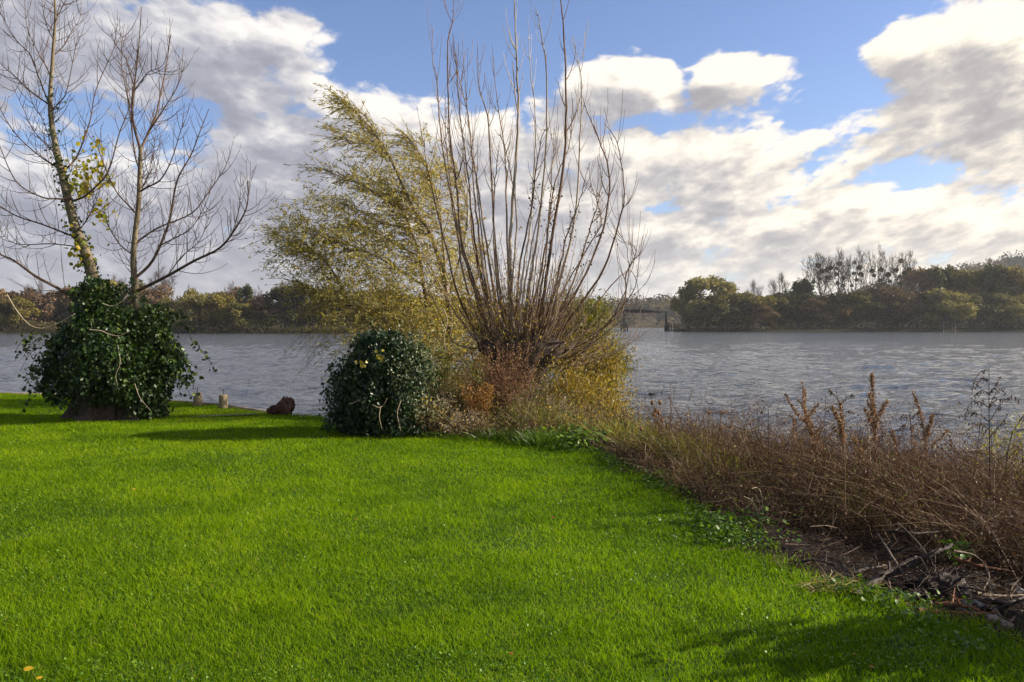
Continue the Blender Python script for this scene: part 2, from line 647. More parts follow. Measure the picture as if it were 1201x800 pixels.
# ------------------------------------------------------------------ lawn
def build_lawn():
    mats = leaf_mat('grass_blades', [(0.0, (0.054, 0.110, 0.001)), (0.45, (0.163, 0.258, 0.002)), (0.85, (0.275, 0.370, 0.003)), (0.95, (0.27, 0.31, 0.02)), (1.0, (0.34, 0.28, 0.10))],
                    trans=0.48, rough=0.6, spec=0.10, tcol=(1.15, 1.35, 0.3))
    DEN = float(os.environ.get('GRASS', '1'))
    mb = MB()
    Y = 2.6
    while Y < 23:
        dY = 0.12 + 0.02 * Y
        xl = max(-0.66 * Y - 1.4, -60)
        xr = 3.4
        den = 9000 * DEN * min(1.0, 4.3 / Y) ** 1.25
        if Y < 3.8:
            den *= 0.5
        n = int(den * dY * (xr - xl))
        x = rng.uniform(xl, xr, n)
        y = rng.uniform(Y, Y + dY, n)
        sd = lawn_sd(x, y)
        keep = sd > rng.normal(0, 0.10, n) - 0.03 - .10 * (vnoise(x + 2, y, 3.1) > .62)
        # thin, worn spots
        patch = fbm(x, y, 0.9, 4)
        keep &= rng.random(n) < np.clip((patch - 0.14) * 6, 0.6, 1)
        x, y, sd, patch = x[keep], y[keep], sd[keep], patch[keep]
        n = len(x)
        z = G(x, y) - 0.004
        tuft = fbm(x + 5, y + 3, 2.2, 3)
        hgt = (0.022 + 0.042 * np.clip(tuft - 0.22, 0, 1) * 1.6 + 0.018 * rng.random(n)) * (0.75 + 0.5 * rng.random(n))
        hgt *= 1 + 0.9 * np.exp(-np.maximum(sd, 0) / 0.12) * rng.random(n)
        lean = rng.normal(size=(n, 3)) * np.array([.33, .33, 0])
        lean[:, 0] -= 0.08
        d = lean + np.array([0, 0, 1.0])
        bend = rng.normal(size=(n, 3)) * np.array([.28, .28, 0]) + np.array([-.05, 0, -.12])
        wid = (0.0027 + 0.0013 * rng.random(n)) * np.maximum(1, Y / 4.5) ** 0.75
        tone = np.clip(0.0 + 0.6 * fbm(x + 31, y + 11, 0.8, 4) + .55 * (fbm(x + 7, y + 21, 3.2, 3) - .2) + rng.normal(0, 0.22, n), 0, 0.93)
        dead = rng.random(n) < 0.012
        tone[dead] = 1.0
        ribbons(mb, np.stack([x, y, z], 1), d, hgt, wid, bend, 2, tone)
        Y += dY
    tag(mb.build('lawn_grass', mats), 'short bright green mown grass covering the whole lawn', 'grass', kind='stuff')

    # clover and other small round leaves between the blades
    mb = MB()
    n = int(52000 * DEN)
    y = 3.2 + 10 * rng.random(n) ** 1.5
    x = rng.uniform(-1, 1, n) * (0.64 * y + 0.4)
    k = (lawn_sd(x, y) > 0.0) & (fbm(x + 3, y + 8, 1.1, 4) > 0.40)
    x, y = x[k], y[k]
    n = len(x)
    c = np.stack([x, y, G(x, y) + rng.uniform(.018, .05, n)], 1)
    ax = rng.normal(size=(n, 3)) * np.array([1, 1, .3])
    nm = rng.normal(size=(n, 3)) * .45 + np.array([0, 0, 1])
    s = rng.uniform(.007, .017, n)
    leaves(mb, c, ax, nm, s, s, 'oval', rng.random(n))
    cm = leaf_mat('clover_leaves', [(0, (0.05, 0.12, 0.008)), (0.7, (0.10, 0.20, 0.012)), (1, (0.17, 0.28, 0.03))], 0.35, 0.42, 0.25)
    tag(mb.build('clover', cm), 'small round clover leaves scattered through the mown grass', 'clover', kind='stuff')


# ------------------------------------------------------------------ leafy and bare growth helpers
def twig_tree(mb, p, d, length, rad, level, up=0.25, wig=0.25, child=(3, 5), ratio=0.55, sides=4, tips=None, spread=0.8, minrad=0.0022, tint=0.5, hook=None, start=0.25):
    """one branch with its side branches, curving towards the sky; tips collects (point, direction)"""
    n = 7 if level > 0 else 5
    pts = [np.array(p, float)]
    d = unit(np.array(d, float))
    for i in range(n - 1):
        d = unit(d + np.array([0, 0, up / n * 2.2]) + rng.normal(size=3) * wig / n)
        if hook is not None:
            d = unit(d + hook / n)
        pts.append(pts[-1] + d * length / (n - 1))
    pts = np.array(pts)
    r = np.maximum(rad * np.linspace(1, 0.35, n), minrad)
    tube(mb, pts, r, sides if level > 0 else 3, tint)
    if tips is not None:
        for q in (3, n - 1):
            tips.append((pts[q], unit(pts[q] - pts[q - 1]), level))
    if level <= 0:
        return
    m = rng.integers(child[0], child[1] + 1)
    ts = np.linspace(start, 0.92, m) + rng.normal(0, 0.03, m)
    roll = rng.random() * 2 * pi
    for k, t in enumerate(ts):
        f = np.clip(t, 0.05, 0.97) * (n - 1)
        i = int(f)
        q = pts[i] + (pts[min(i + 1, n - 1)] - pts[i]) * (f - i)
        tan = unit(pts[min(i + 1, n - 1)] - pts[i - 1 if i else 0])
        s = unit(np.cross(tan, rng.normal(size=3)))
        roll += 2.4
        s = unit(np.cross(tan, np.array([cos(roll), sin(roll), 0.3])))
        dd = unit(tan * (1.05 - spread * 0.5) + s * spread)
        twig_tree(mb, q, dd, length * ratio * (1.05 - 0.45 * t) * rng.uniform(0.75, 1.2), max(rad * 0.55 * (1 - 0.4 * t), minrad), level - 1, up, wig,
                  child, ratio, sides, tips, spread, minrad, tint, hook, start)


def px_path(pts, Y, dy=0.0, n=14, wob=0.0):
    """a branch traced in the photo, given its real distance: it may lean dy metres nearer or farther on its way"""
    c = [P(a, b, Y + dy * i / max(1, len(pts) - 1) + (rng.normal() * wob if 0 < i < len(pts) - 1 else 0)) for i, (a, b) in enumerate(pts)]
    return smooth_path(c, n)


# ------------------------------------------------------------------ left: ivy clad pollard with two bare stems
BARK = dict()


def build_ivy_tree():
    Y = 15.7
    base = ground(137, None, Y)
    root = thing('ivy_covered_tree', base, 'bare tree with two slim stems rising from a stump smothered in dark ivy', 'tree')
    s = Y / F
    # stump: fat, fluted and gnarled
    mb = MB()
    zs = np.linspace(-0.1, 1.86, 44)
    ang = np.linspace(0, 2 * pi, 120, endpoint=False)
    ctr = np.array([P(135, 490, Y)[0], Y, base[2]])
    V = []
    for z in zs:
        flare = 0.50 + 0.24 * np.exp(-z / 0.20) + 0.10 * np.sin(z * 2.4)
        rr = flare * (1 + 0.13 * np.sin(ang * 6 + z * 1.5) + 0.10 * np.sin(ang * 13 - z * 2) + .04 * np.sin(ang * 29 + z * 4) + 0.07 * np.sin(ang * 3 + z) + .10 * (fbm(ang * 3.2, np.full(120, z * 1.5), 2.0, 4) - .45))
        if z > 1.6: rr = rr * 0.72
        V.append(np.stack([ctr[0] + rr * np.cos(ang) * 1.12, ctr[1] + rr * np.sin(ang) * .9, np.full(120, base[2] + z)], 1))
    V = np.concatenate(V)
    i = np.arange(43)[:, None] * 120
    j = np.arange(120)[None]
    k = (j + 1) % 120
    mb.add(V, None, np.stack([i + j, i + k, i + 120 + k, i + 120 + j], -1).reshape(-1, 4))
    m_stump = stem_mat('old_stump_bark', [(0.3, (0.016, 0.011, 0.009)), (0.5, (0.048, 0.032, 0.026)), (0.75, (0.12, 0.084, 0.068))], 14, bumps=1.0)
    part(mb, 'trunk', m_stump, root, True)
    m_stem = stem_mat('grey_tan_bark', [(0.25, (0.065, 0.052, 0.032)), (0.5, (0.15, 0.12, 0.075)), (0.8, (0.27, 0.22, 0.15))], 8)
    m_br = stem_mat('brown_twigs', [(0.25, (0.032, 0.020, 0.016)), (0.5, (0.070, 0.044, 0.032)), (0.85, (0.15, 0.10, 0.07))], 8)

    A = [(118, 352), (108, 322), (100, 295), (89, 268), (80, 235), (73, 205), (66, 175), (60, 140), (59, 110), (61, 80), (63, 50), (65, 20), (64, -8), (65, -50), (63, -85)]
    B = [(160, 372), (159, 340), (156.5, 310), (158, 280), (162.5, 240), (164, 200), (165, 173)]
    pa = px_path(A, Y, -0.35, 40)
    pb = px_path(B, Y + 0.25, -0.25, 20)
    ra = np.interp(np.linspace(0, 1, 40), [0, .3, .5, .7, 1], [.115, .078, .046, .028, .008])
    rb = np.interp(np.linspace(0, 1, 20), [0, .25, 1], [.085, .062, .036])
    stems = []
    for pth, r in ((pa, ra), (pb, rb)):
        mb = MB()
        tube(mb, pth, r, 8)
        stems.append(part(mb, 'stem', m_stem, root, True))
    # limbs traced from the photo: points, start radius, lean in depth
    limbs = [
        ([(84, 234), (66, 233), (49, 231), (20, 214), (0, 172), (-14, 130)], .020, -.9),
        ([(73, 203), (62, 193), (49, 185), (20, 159), (0, 127), (-16, 85)], .018, .7),
        ([(58, 123), (36, 107), (16, 88), (0, 73), (-20, 40)], .016, -.6),
        ([(61, 92), (52, 74), (45, 62), (32, 32), (29, 0), (27, -40)], .013, .5),
        ([(57, 120), (46, 92), (36, 65), (20, 48), (2, 18), (-6, -8)], .015, .9),
        ([(85, 236), (98, 231), (110, 221), (127, 201), (140, 156), (153, 123), (157, 95)], .022, -.8),
        ([(73, 200), (84, 192), (94, 175), (106, 140), (112, 107), (130, 65), (143, 39)], .020, .8),
        ([(58, 132), (68, 122), (78, 107), (88, 58), (93, 36)], .014, -.5),
        ([(62, 66), (73, 56), (81, 42), (94, 20), (95, -12)], .011, .5),
        ([(62, 46), (56, 33), (52, 20), (49, 0), (46, -30)], .010, -.4),
        ([(64, 24), (72, 10), (78, -6), (80, -40)], .008, .3),
        ([(92, 352), (72, 340), (42, 324), (17, 306), (0, 298), (-40, 272), (-62, 236)], .032, -.8),
        ([(90, 278), (80, 275), (49, 263), (21, 254), (0, 242), (-30, 224), (-48, 190)], .020, .8),
        ([(96, 290), (60, 286), (30, 287), (12, 283), (0, 268), (-10, 240)], .012, 1.2),
        ([(67, 180), (52, 168), (38, 150), (24, 120), (14, 100)], .011, -1.2),
        ([(78, 228), (72, 205), (50, 140), (40, 125), (30, 90)], .010, 1.3),
        ([(92, 270), (104, 255), (116, 226), (120, 190), (118, 150)], .011, 1.2),
        # second stem
        ([(160, 342), (196, 324), (228, 306), (259, 290), (280, 262), (290, 240), (291, 212)], .034, -.8),
        ([(158, 327), (179, 306), (196, 268), (201, 248), (208, 211), (224, 182), (234, 156), (245, 128)], .030, .6),
        ([(158, 286), (174, 274), (190, 265), (225, 250), (245, 225), (262, 200), (268, 186)], .022, 1.0),
        ([(162, 226), (174, 219), (188, 211), (201, 188), (211, 156), (216, 143)], .020, -.8),
        ([(165, 176), (172, 160), (182, 138), (188, 112), (195, 78), (200, 42)], .026, .3),
        ([(165, 176), (158, 152), (155, 130), (157, 105), (160, 80), (163, 50), (166, 8)], .028, -.3),
        ([(176, 152), (182, 143), (195, 123), (211, 94), (215, 56)], .018, -.5),
        ([(161, 252), (150, 240), (136, 224), (123, 195), (107, 154)], .018, -.9),
        ([(164, 200), (158, 180), (152, 128), (146, 97), (142, 65), (146, 28)], .016, .9),
        ([(159, 106), (152, 85), (146, 65), (134, 50), (127, 38)], .011, .5),
        ([(159, 104), (168, 92), (175, 84), (192, 75), (201, 40)], .012, -.4),
        ([(186, 289), (205, 279), (224, 268), (241, 240), (250, 210)], .014, -1.1),
        ([(259, 290), (268, 280), (276, 262), (281, 235), (282, 208)], .010, .3),
        ([(196, 324), (214, 300), (232, 285), (243, 262), (247, 235)], .012, .7),
        ([(157, 300), (140, 286), (126, 262), (118, 236), (114, 205)], .014, 1.0),
        ([(161, 232), (170, 214), (178, 190), (182, 160), (181, 140)], .012, 1.1),
    ]
    bare_ends = []
    for pts, r0, dy in limbs:
        on_a = pts[0][0] < 118
        Y0 = Y - 0.2 if on_a else Y + 0.1
        n = 4 + 3 * len(pts)
        pth = px_path(pts, Y0, dy, n, 0.02)
        mb = MB()
        tint = rng.random()
        tube(mb, pth, np.maximum(r0 * np.linspace(1, .22, n), .0038), 5, tint)
        L = np.sum(np.linalg.norm(np.diff(pth, axis=0), axis=1))
        # opposite pairs of side twigs, curving up
        cnt = int(L / 0.19)
        for q in range(cnt):
            f = (0.10 + 0.86 * (q + rng.random() * .6) / cnt) * (n - 1)
            i = int(min(f, n - 2))
            p0 = pth[i] + (pth[i + 1] - pth[i]) * (f - i)
            tan = unit(pth[i + 1] - pth[i])
            sd = unit(np.cross(tan, rng.normal(size=3)))
            tl = rng.uniform(.25, .85) * (1.0 - 0.45 * f / n) * min(1.3, 0.5 + L / 3)
            for sg in ((1, -1) if rng.random() < .55 else (1,)):
                twig_tree(mb, p0, tan * .75 + sd * sg * .95, tl, .0066, 1 if tl > .36 else 0, 0.55, .25, (1, 3), .5, 4, bare_ends, .75, .0030, tint, None, .35)
        part(mb, 'branch', m_br, stems[0] if on_a else stems[1])
    # short twigs of the two stems themselves
    mb = MB()
    for pth in (pa, pb):
        for q in range(60):
            i = rng.integers(len(pth) // 4, len(pth) - 1)
            dd = unit(rng.normal(size=3) * np.array([1, 1, .3]) + np.array([0, 0, .4]))
            twig_tree(mb, pth[i], dd, rng.uniform(.2, .7), .006, 1, 0.6, .3, (1, 3), .5, 4, bare_ends, .75, .003, .5, None, .35)
    part(mb, 'twigs', m_br, root)

    # ivy: a heavy shaggy mass, sunlit look tinted in at upper right, plus strands climbing the left stem
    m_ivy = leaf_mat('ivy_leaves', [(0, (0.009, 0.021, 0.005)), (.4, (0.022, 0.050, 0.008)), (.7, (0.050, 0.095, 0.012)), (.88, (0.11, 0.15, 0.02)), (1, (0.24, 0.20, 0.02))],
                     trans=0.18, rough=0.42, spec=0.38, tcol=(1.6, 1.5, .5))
    mb = MB()
    lumps = [  # px, py, dY, rx(px), ry(px), rz(m), leaves
        (118, 362, -.15, 30, 30, .55, 1500), (112, 343, -.1, 24, 16, .4, 600), (150, 384, -.05, 26, 22, .5, 900), (178, 384, 0, 26, 26, .5, 900), (130, 392, -.25, 48, 34, .75, 2000),
        (100, 396, -.1, 32, 26, .6, 1100), (76, 402, 0, 18, 12, .4, 420), (94, 430, -.15, 34, 34, .7, 1600), (135, 430, -.35, 50, 40, .85, 2400), (176, 418, -.1, 34, 32, .6, 1300), (200, 424, 0, 16, 14, .35, 360),
        (63, 446, .05, 14, 24, .35, 420), (108, 456, -.4, 36, 26, .6, 1100), (158, 456, -.3, 34, 30, .6, 1300), (172, 474, -.25, 24, 18, .45, 700), (190, 446, 0, 16, 22, .35, 360),
    ]

    def shell(lx, ly, dy, rx, ry, rz, n):
        n = int(n * 2.0)
        c = P(lx, ly, Y + dy)
        d = unit(rng.normal(size=(n, 3)))
        bulge = .50 + 1.02 * fbm(d[:, 0] * 2 + d[:, 1] + lx, d[:, 2] * 2 - d[:, 1] + ly, 1.1, 3)[:, None]
        rad = bulge * rng.uniform(.80, 1.03, n)[:, None] + 0.16 * np.abs(rng.normal(size=(n, 1))) * (rng.random((n, 1)) < .22)
        p = c + d * rad * np.array([rx * s * .88, rz, ry * s])
        ok = p[:, 2] > base[2] + .04 + .62 * rng.random(n) * ((p[:, 0] - ctr[0] < .42) & (p[:, 0] - ctr[0] > -.85))
        p, d = p[ok], d[ok]
        n = len(p)
        nm = d + rng.normal(size=(n, 3)) * .6
        ax = np.array([0, 0, -1.0]) + rng.normal(size=(n, 3)) * .8
        ln = rng.uniform(.035, .078, n)
        leaves(mb, p, ax, nm, ln, ln * rng.uniform(.7, 1.0, n), 'ivy', np.clip(rng.beta(1.8, 2.6, n) * .9 + .14 * (p[:, 2] - base[2] - 1.3) + .08 * (p[:, 0] - ctr[0]), 0, 1))  # tint rises upward and rightward: sunlight painted into the leaf colour
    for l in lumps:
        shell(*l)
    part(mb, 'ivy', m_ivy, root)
    mb = MB()
    for q in range(80):   # trailing shoots that break the outline
        lx, ly = rng.choice([(62, 420), (200, 420), (105, 345), (190, 385), (70, 440), (55, 405), (206, 420), (150, 350)])
        p0 = P(lx + rng.normal() * 10, ly + rng.normal() * 12, Y + rng.normal() * .4)
        out_ = np.array([np.sign(lx - 130) * .6, rng.normal() * .4, .15])
        twl = rng.uniform(.25, .6)
        tt = np.linspace(0, 1, 8)[:, None]
        pth = p0 + out_ * twl * tt + np.array([0, 0, -.9]) * twl * tt ** 2
        tube(mb, pth, .004, 3, .4)
        n = 14
        ii = rng.integers(0, 8, n)
        ln = rng.uniform(.05, .09, n)
        leaves(mb, pth[ii] + rng.normal(size=(n, 3)) * .03, rng.normal(size=(n, 3)) + [0, 0, -1], rng.normal(size=(n, 3)) + [0, -.5, .4], ln, ln * .9, 'ivy', rng.uniform(.2, .9, n))
    for q in range(1300):  # climbing the stem
        i = int(rng.beta(1.0, 2.2) * 26)
        p0 = pa[i] + rng.normal(size=3) * np.array([.062, .062, .06])
        ln = rng.uniform(.03, .062)
        leaves(mb, p0[None], rng.normal(size=(1, 3)) + [0, 0, -.6], rng.normal(size=(1, 3)), ln, ln, 'ivy', np.array([rng.uniform(.35, .97)]))
    part(mb, 'climbing_ivy', m_ivy, root)
    # the last yellow leaves beside the left stem
    mb = MB()
    m_y = leaf_mat('last_yellow_leaves', [(0, (0.16, 0.20, 0.02)), (.5, (0.36, 0.33, 0.03)), (1, (0.50, 0.36, 0.03))], .5, .5, .3, (1.2, 1.15, .5))
    for lx, ly, r, n in ((100, 205, 11, 64), (110, 188, 9, 26), (92, 220, 8, 40), (118, 247, 8, 34), (90, 286, 7, 44), (98, 300, 7, 24), (84, 262, 6, 14), (105, 170, 8, 10), (122, 208, 8, 22), (132, 268, 8, 4), (88, 300, 10, 10), (108, 160, 5, 5)):
        c = np.stack([P(lx + rng.normal() * r, ly + rng.normal() * r, Y + rng.normal() * .25) for _ in range(n)])
        ln = rng.uniform(.06, .12, n)
        leaves(mb, c, rng.normal(size=(n, 3)) + [0, 0, -.6], rng.normal(size=(n, 3)), ln, ln * .8, 'oval')
    part(mb, 'leaves', m_y, root, label='a few yellow leaves still clinging beside the left stem')
    # pale bent dead shoots lying over the ivy, hanging vines at the foot
    m_pale = stem_mat('pale_dead_shoot', [(0.2, (0.25, 0.19, 0.13)), (.8, (0.44, 0.36, 0.26))], 8)
    for pts, r in (([(8, 345), (20, 365), (36, 382), (55, 385), (72, 377), (88, 368)], .011), ([(105, 387), (118, 388), (128, 392), (140, 394), (152, 388)], .012), ([(120, 356), (132, 359), (144, 353), (150, 345)], .010),
                   ([(138, 405), (141, 425), (136, 440), (138, 452)], .006), ([(158, 450), (164, 466), (176, 481)], .006)):
        mb = MB()
        tube(mb, px_path(pts, Y - 1.1, 0, 14), np.linspace(r, r * .5, 14), 5)
        part(mb, 'dead_shoot', m_pale, root)


# ------------------------------------------------------------------ middle: ivy mound
def build_ivy_mound():
    Y = 13.35
    s = Y / F
    base = ground(446, None, Y)
    root = thing('ivy_mound', base, 'dome shaped mound of dark ivy smothering a short stump at the lawn edge', 'ivy bush')
    m_ivy = leaf_mat('dark_ivy_leaves', [(0, (0.006, 0.016, 0.006)), (.5, (0.014, 0.036, 0.010)), (.8, (0.035, 0.070, 0.014)), (.97, (0.085, 0.13, 0.03)), (1, (0.30, 0.25, 0.03))],
                     trans=0.15, rough=0.42, spec=0.38, tcol=(1.6, 1.5, .5))
    m_st = stem_mat('ivy_stump_bark', [(0.3, (0.03, 0.022, 0.016)), (.6, (0.08, 0.06, 0.045)), (.8, (0.14, 0.11, 0.08))], 6)
    mb = MB()
    c0 = base + [0, .1, 0]
    tube(mb, [c0 + [0, 0, -.1], c0 + [0.02, 0, .4], c0 + [-.03, 0, .9], c0 + [0, 0, 1.3]], [.34, .28, .26, .20], 12)
    part(mb, 'stump', m_st, root, True)
    mb = MB()
    lumps = [(446, 448, 0, 50, 54, .70, 4600), (426, 462, -.15, 36, 46, .55, 2200), (468, 458, -.1, 30, 46, .55, 2000), (420, 492, -.1, 26, 24, .4, 1100), (452, 402, 0, 30, 15, .42, 900), (428, 414, .05, 18, 16, .35, 400), (482, 462, .1, 20, 36, .4, 1000), (478, 420, .1, 20, 22, .4, 500),
             (462, 502, -.2, 46, 16, .5, 1200), (408, 462, .05, 16, 34, .35, 700), (404, 496, .0, 14, 16, .3, 350), (440, 470, -.5, 14, 40, .28, 600)]
    for lx, ly, dy, rx, ry, rz, n in lumps:
        n = int(n * 1.9)
        c = P(lx, ly, Y + dy)
        d = unit(rng.normal(size=(n, 3)))
        bulge = .50 + 1.0 * fbm(d[:, 0] * 2 + d[:, 1] + lx, d[:, 2] * 2 - d[:, 1] + ly, 1.1, 3)[:, None]
        rad = bulge * rng.uniform(.80, 1.03, n)[:, None] + 0.16 * np.abs(rng.normal(size=(n, 1))) * (rng.random((n, 1)) < .22)
        p = c + d * rad * np.array([rx * s * .78, rz, ry * s])
        ok = p[:, 2] > base[2] + .02
        p, d = p[ok], d[ok]
        n = len(p)
        ln = rng.uniform(.028, .062, n)
        leaves(mb, p, np.array([0, 0, -1.0]) + rng.normal(size=(n, 3)) * .7, d + rng.normal(size=(n, 3)) * .6, ln, ln * rng.uniform(.65, 1, n), 'ivy', np.clip(rng.beta(2, 2.8, n), 0, .985))
    for lx, ly in ((446, 417), (427, 428), (425, 427), (447, 418)):
        c = P(lx, ly, Y - .75)[None] + rng.normal(size=(5, 3)) * .03
        leaves(mb, c, rng.normal(size=(5, 3)), [0, -1, .3] + rng.normal(size=(5, 3)) * .4, .055, .05, 'ivy', np.ones(5))
    part(mb, 'ivy', m_ivy, root)
    mb = MB()
    for q in range(130):
        side = rng.random()
        lx, ly = (rng.uniform(396, 418), rng.uniform(420, 490)) if side < .55 else ((rng.uniform(420, 480), rng.uniform(390, 402)) if side < .75 else (rng.uniform(472, 495), rng.uniform(400, 440)))
        p0 = P(lx, ly, Y + rng.normal() * .3)
        o_ = np.array([np.sign(lx - 446) * .55, rng.normal() * .4, .12])
        L = rng.uniform(.22, .65)
        tt = np.linspace(0, 1, 8)[:, None]
        pth = p0 + o_ * L * tt + np.array([0, 0, -1.0]) * L * tt ** 2
        tube(mb, pth, .003, 3, .5)
        n = 13
        ii = rng.integers(0, 8, n)
        ln = rng.uniform(.04, .075, n)
        leaves(mb, pth[ii] + rng.normal(size=(n, 3)) * .025, rng.normal(size=(n, 3)) + [0, 0, -1], rng.normal(size=(n, 3)) + [0, -.4, .4], ln, ln * .9, 'ivy', rng.uniform(.1, .85, n))
    part(mb, 'trailing_shoots', m_ivy, root)
    m_pale = stem_mat('pale_hanging_vine', [(0.2, (0.22, 0.16, 0.11)), (.8, (0.40, 0.31, 0.22))], 8)
    for pts in ([(437, 475), (444, 478), (450, 475), (454, 467)], [(409, 474), (416, 472), (420, 468)], [(446, 478), (445, 490), (448, 503)], [(470, 470), (466, 485), (470, 505)], [(520, 362), (525, 376), (521, 395), (523, 412)]):
        mb = MB()
        tube(mb, px_path(pts, Y - .8, 0, 10, .02), np.linspace(.007, .003, 10), 4)
        part(mb, 'dead_vine', m_pale, root)
    # pale leaved shoots that grow through the right flank, and across its top
    m_sil = leaf_mat('silvery_shoot_leaves', [(0, (0.06, 0.075, 0.035)), (.5, (0.16, 0.18, 0.09)), (1, (0.36, 0.37, 0.24))], .35, .5, .3, (1.15, 1.15, .7))
    mb = MB()
    for q in range(110):
        p0 = P(rng.normal(483, 14), rng.uniform(396, 500), Y - .15 + rng.normal() * .4)
        d = unit(rng.normal(size=3) * .6 + [.25, 0, .6])
        L = rng.uniform(.15, .4)
        pth = p0 + d * L * np.linspace(0, 1, 6)[:, None]
        tube(mb, pth, .0025, 3, .2, cap=False)
        n = 17
        ii = rng.integers(0, 6, n)
        ln = rng.uniform(.025, .055, n)
        leaves(mb, pth[ii] + rng.normal(size=(n, 3)) * .03, rng.normal(size=(n, 3)), rng.normal(size=(n, 3)), ln, ln * .5, 'oval')
    part(mb, 'silvery_shoots', m_sil, root, label='pale silvery leaved shoots on the right flank of the mound')


# ------------------------------------------------------------------ the leafy willow leaning with the wind
def build_leafy_willow():
    Y = 19.0
    base = ground(515, None, Y)
    root = thing('leafy_willow', base, 'golden green willow blown to the left, still in leaf behind the ivy mound', 'tree')
    m_bark = stem_mat('willow_bark', [(0.25, (0.055, 0.042, 0.03)), (.55, (0.13, 0.105, 0.075)), (.85, (0.23, 0.19, 0.14))], 7)
    m_leaf = leaf_mat('willow_leaves', [(0, (0.10, 0.10, 0.022)), (.3, (0.24, 0.22, 0.045)), (.55, (0.37, 0.325, 0.085)), (.78, (0.48, 0.42, 0.17)), (.86, (0.55, 0.51, 0.30)), (.93, (0.42, 0.27, 0.035)), (1, (0.46, 0.27, 0.02))],
                      trans=0.5, rough=0.42, spec=0.4, tcol=(1.2, 1.1, .5))
    stems = [  # points, radius, lean in depth
        ([(523, 440), (527, 400), (525, 345), (506, 276), (485, 244), (454, 178), (426, 140), (402, 116)], .085, -.8),
        ([(505, 450), (492, 430), (470, 412), (440, 385), (412, 358), (390, 318), (372, 298), (345, 288)], .07, .6),
        ([(520, 430), (505, 380), (497, 335), (492, 300), (482, 270), (470, 240), (455, 220)], .06, 1.0),
        ([(486, 248), (465, 243), (440, 226), (422, 216), (395, 205), (368, 193)], .034, -.9),
        ([(506, 278), (480, 268), (450, 262), (420, 246), (404, 238)], .03, .8),
        ([(524, 345), (520, 290), (516, 250), (508, 215), (492, 180), (478, 160)], .04, .7),
        ([(497, 335), (470, 318), (440, 300), (405, 285), (380, 275)], .035, -1.1),
                ([(412, 358), (385, 352), (355, 335), (335, 312)], .03, .9),
        ([(525, 350), (540, 300), (548, 260), (545, 225), (532, 195)], .03, .9),
        ([(523, 400), (548, 360), (562, 320), (568, 290)], .03, 1.3),
        ([(492, 300), (470, 290), (440, 272), (415, 262)], .025, 1.4),
        ([(480, 420), (460, 395), (450, 370), (430, 350)], .03, -1.2),
        ([(505, 440), (475, 400), (470, 360), (462, 330)], .03, 1.2),
        ([(455, 182), (440, 170), (418, 168), (398, 160)], .015, .6),
        ([(440, 160), (432, 140), (415, 128), (400, 128)], .012, -.4),
    ]
    paths, trunks = [], []
    for k, (pts, r, dy) in enumerate(stems):
        n = 6 + 3 * len(pts)
        pth = px_path(pts, Y + (0 if k < 3 else rng.normal() * .3), dy, n, .05)
        mb = MB()
        tube(mb, pth, np.maximum(r * np.linspace(1, .14, n), .005), 7, rng.random())
        if k < 3:
            trunks.append(part(mb, 'trunk', m_bark, root, True))
        else:   # each limb hangs on the trunk it grows from
            part(mb, 'branch', m_bark, trunks[(0, 0, 0, 0, 0, 0, 2, 1, 0, 0, 2, 1, 1, 0, 0, 0)[k - 3]], True)
        paths.append((pth, k))
    mt, ml = MB(), MB()
    wind = np.array([-1.0, 0, .05])
    def out_left(p):
        # the crown's lower left: the wind has swept it clear of the water
        u, v = 600.5 + p[0] / p[1] * F, 381 - (p[2] - CAMZ) / p[1] * F
        return v > 300 and u < 338 + (v - 300) * .55 + rng.normal() * 8

    for pth, k in paths:
        n = len(pth)
        L = np.sum(np.linalg.norm(np.diff(pth, axis=0), axis=1))
        i0 = .35 if k < 3 else .2
        for q in range(int(L * (44 if k not in (3, 4, 14, 15) else 34))):
            f = (i0 + (1 - i0) * rng.random() ** .8) * (n - 1)
            i = int(min(f, n - 2))
            p0 = pth[i] + (pth[i + 1] - pth[i]) * (f - i)
            if out_left(p0): continue
            tan = unit(pth[i + 1] - pth[i])
            d = unit(tan * .6 + wind * rng.uniform(.1, .75) + rng.normal(size=3) * np.array([.5, .75, .5]) + [0, 0, .12])
            tl = rng.uniform(.3, 1.0) * (.75 + .4 * (1 - f / n))
            if k in (3, 4, 14, 15): tl *= .75
            tt = np.linspace(0, 1, 7)[:, None]
            drop = rng.uniform(-.05, .5)
            tw = p0 + d * tl * tt + (wind * .22 + [0, 0, -drop]) * tl * tt ** 2
            tube(mt, tw, np.linspace(.0055, .002, 7), 3, rng.random(), cap=False)
            m = int(tl * rng.uniform(13, 27))
            fi = rng.uniform(.18, 1.0, m) * 6
            a = np.minimum(fi.astype(int), 5)
            c = tw[a] + (tw[a + 1] - tw[a]) * (fi - a)[:, None]
            tv = unit(tw[a + 1] - tw[a])
            ax = tv + rng.normal(size=(m, 3)) * .55 + wind * .25
            warm = np.clip((p0[0] + 2.6) / 3.2, 0, 1) * .2
            tone = np.clip(rng.beta(2, 2.2, m) * .98 + .04 + warm + .05 * rng.normal() + (.12 if rng.random() < .15 else 0), 0, 1)
            leaves(ml, c, ax, rng.normal(size=(m, 3)) + [0, 0, .4], rng.uniform(.06, .115, m), rng.uniform(.014, .024, m), 'lance', tone)
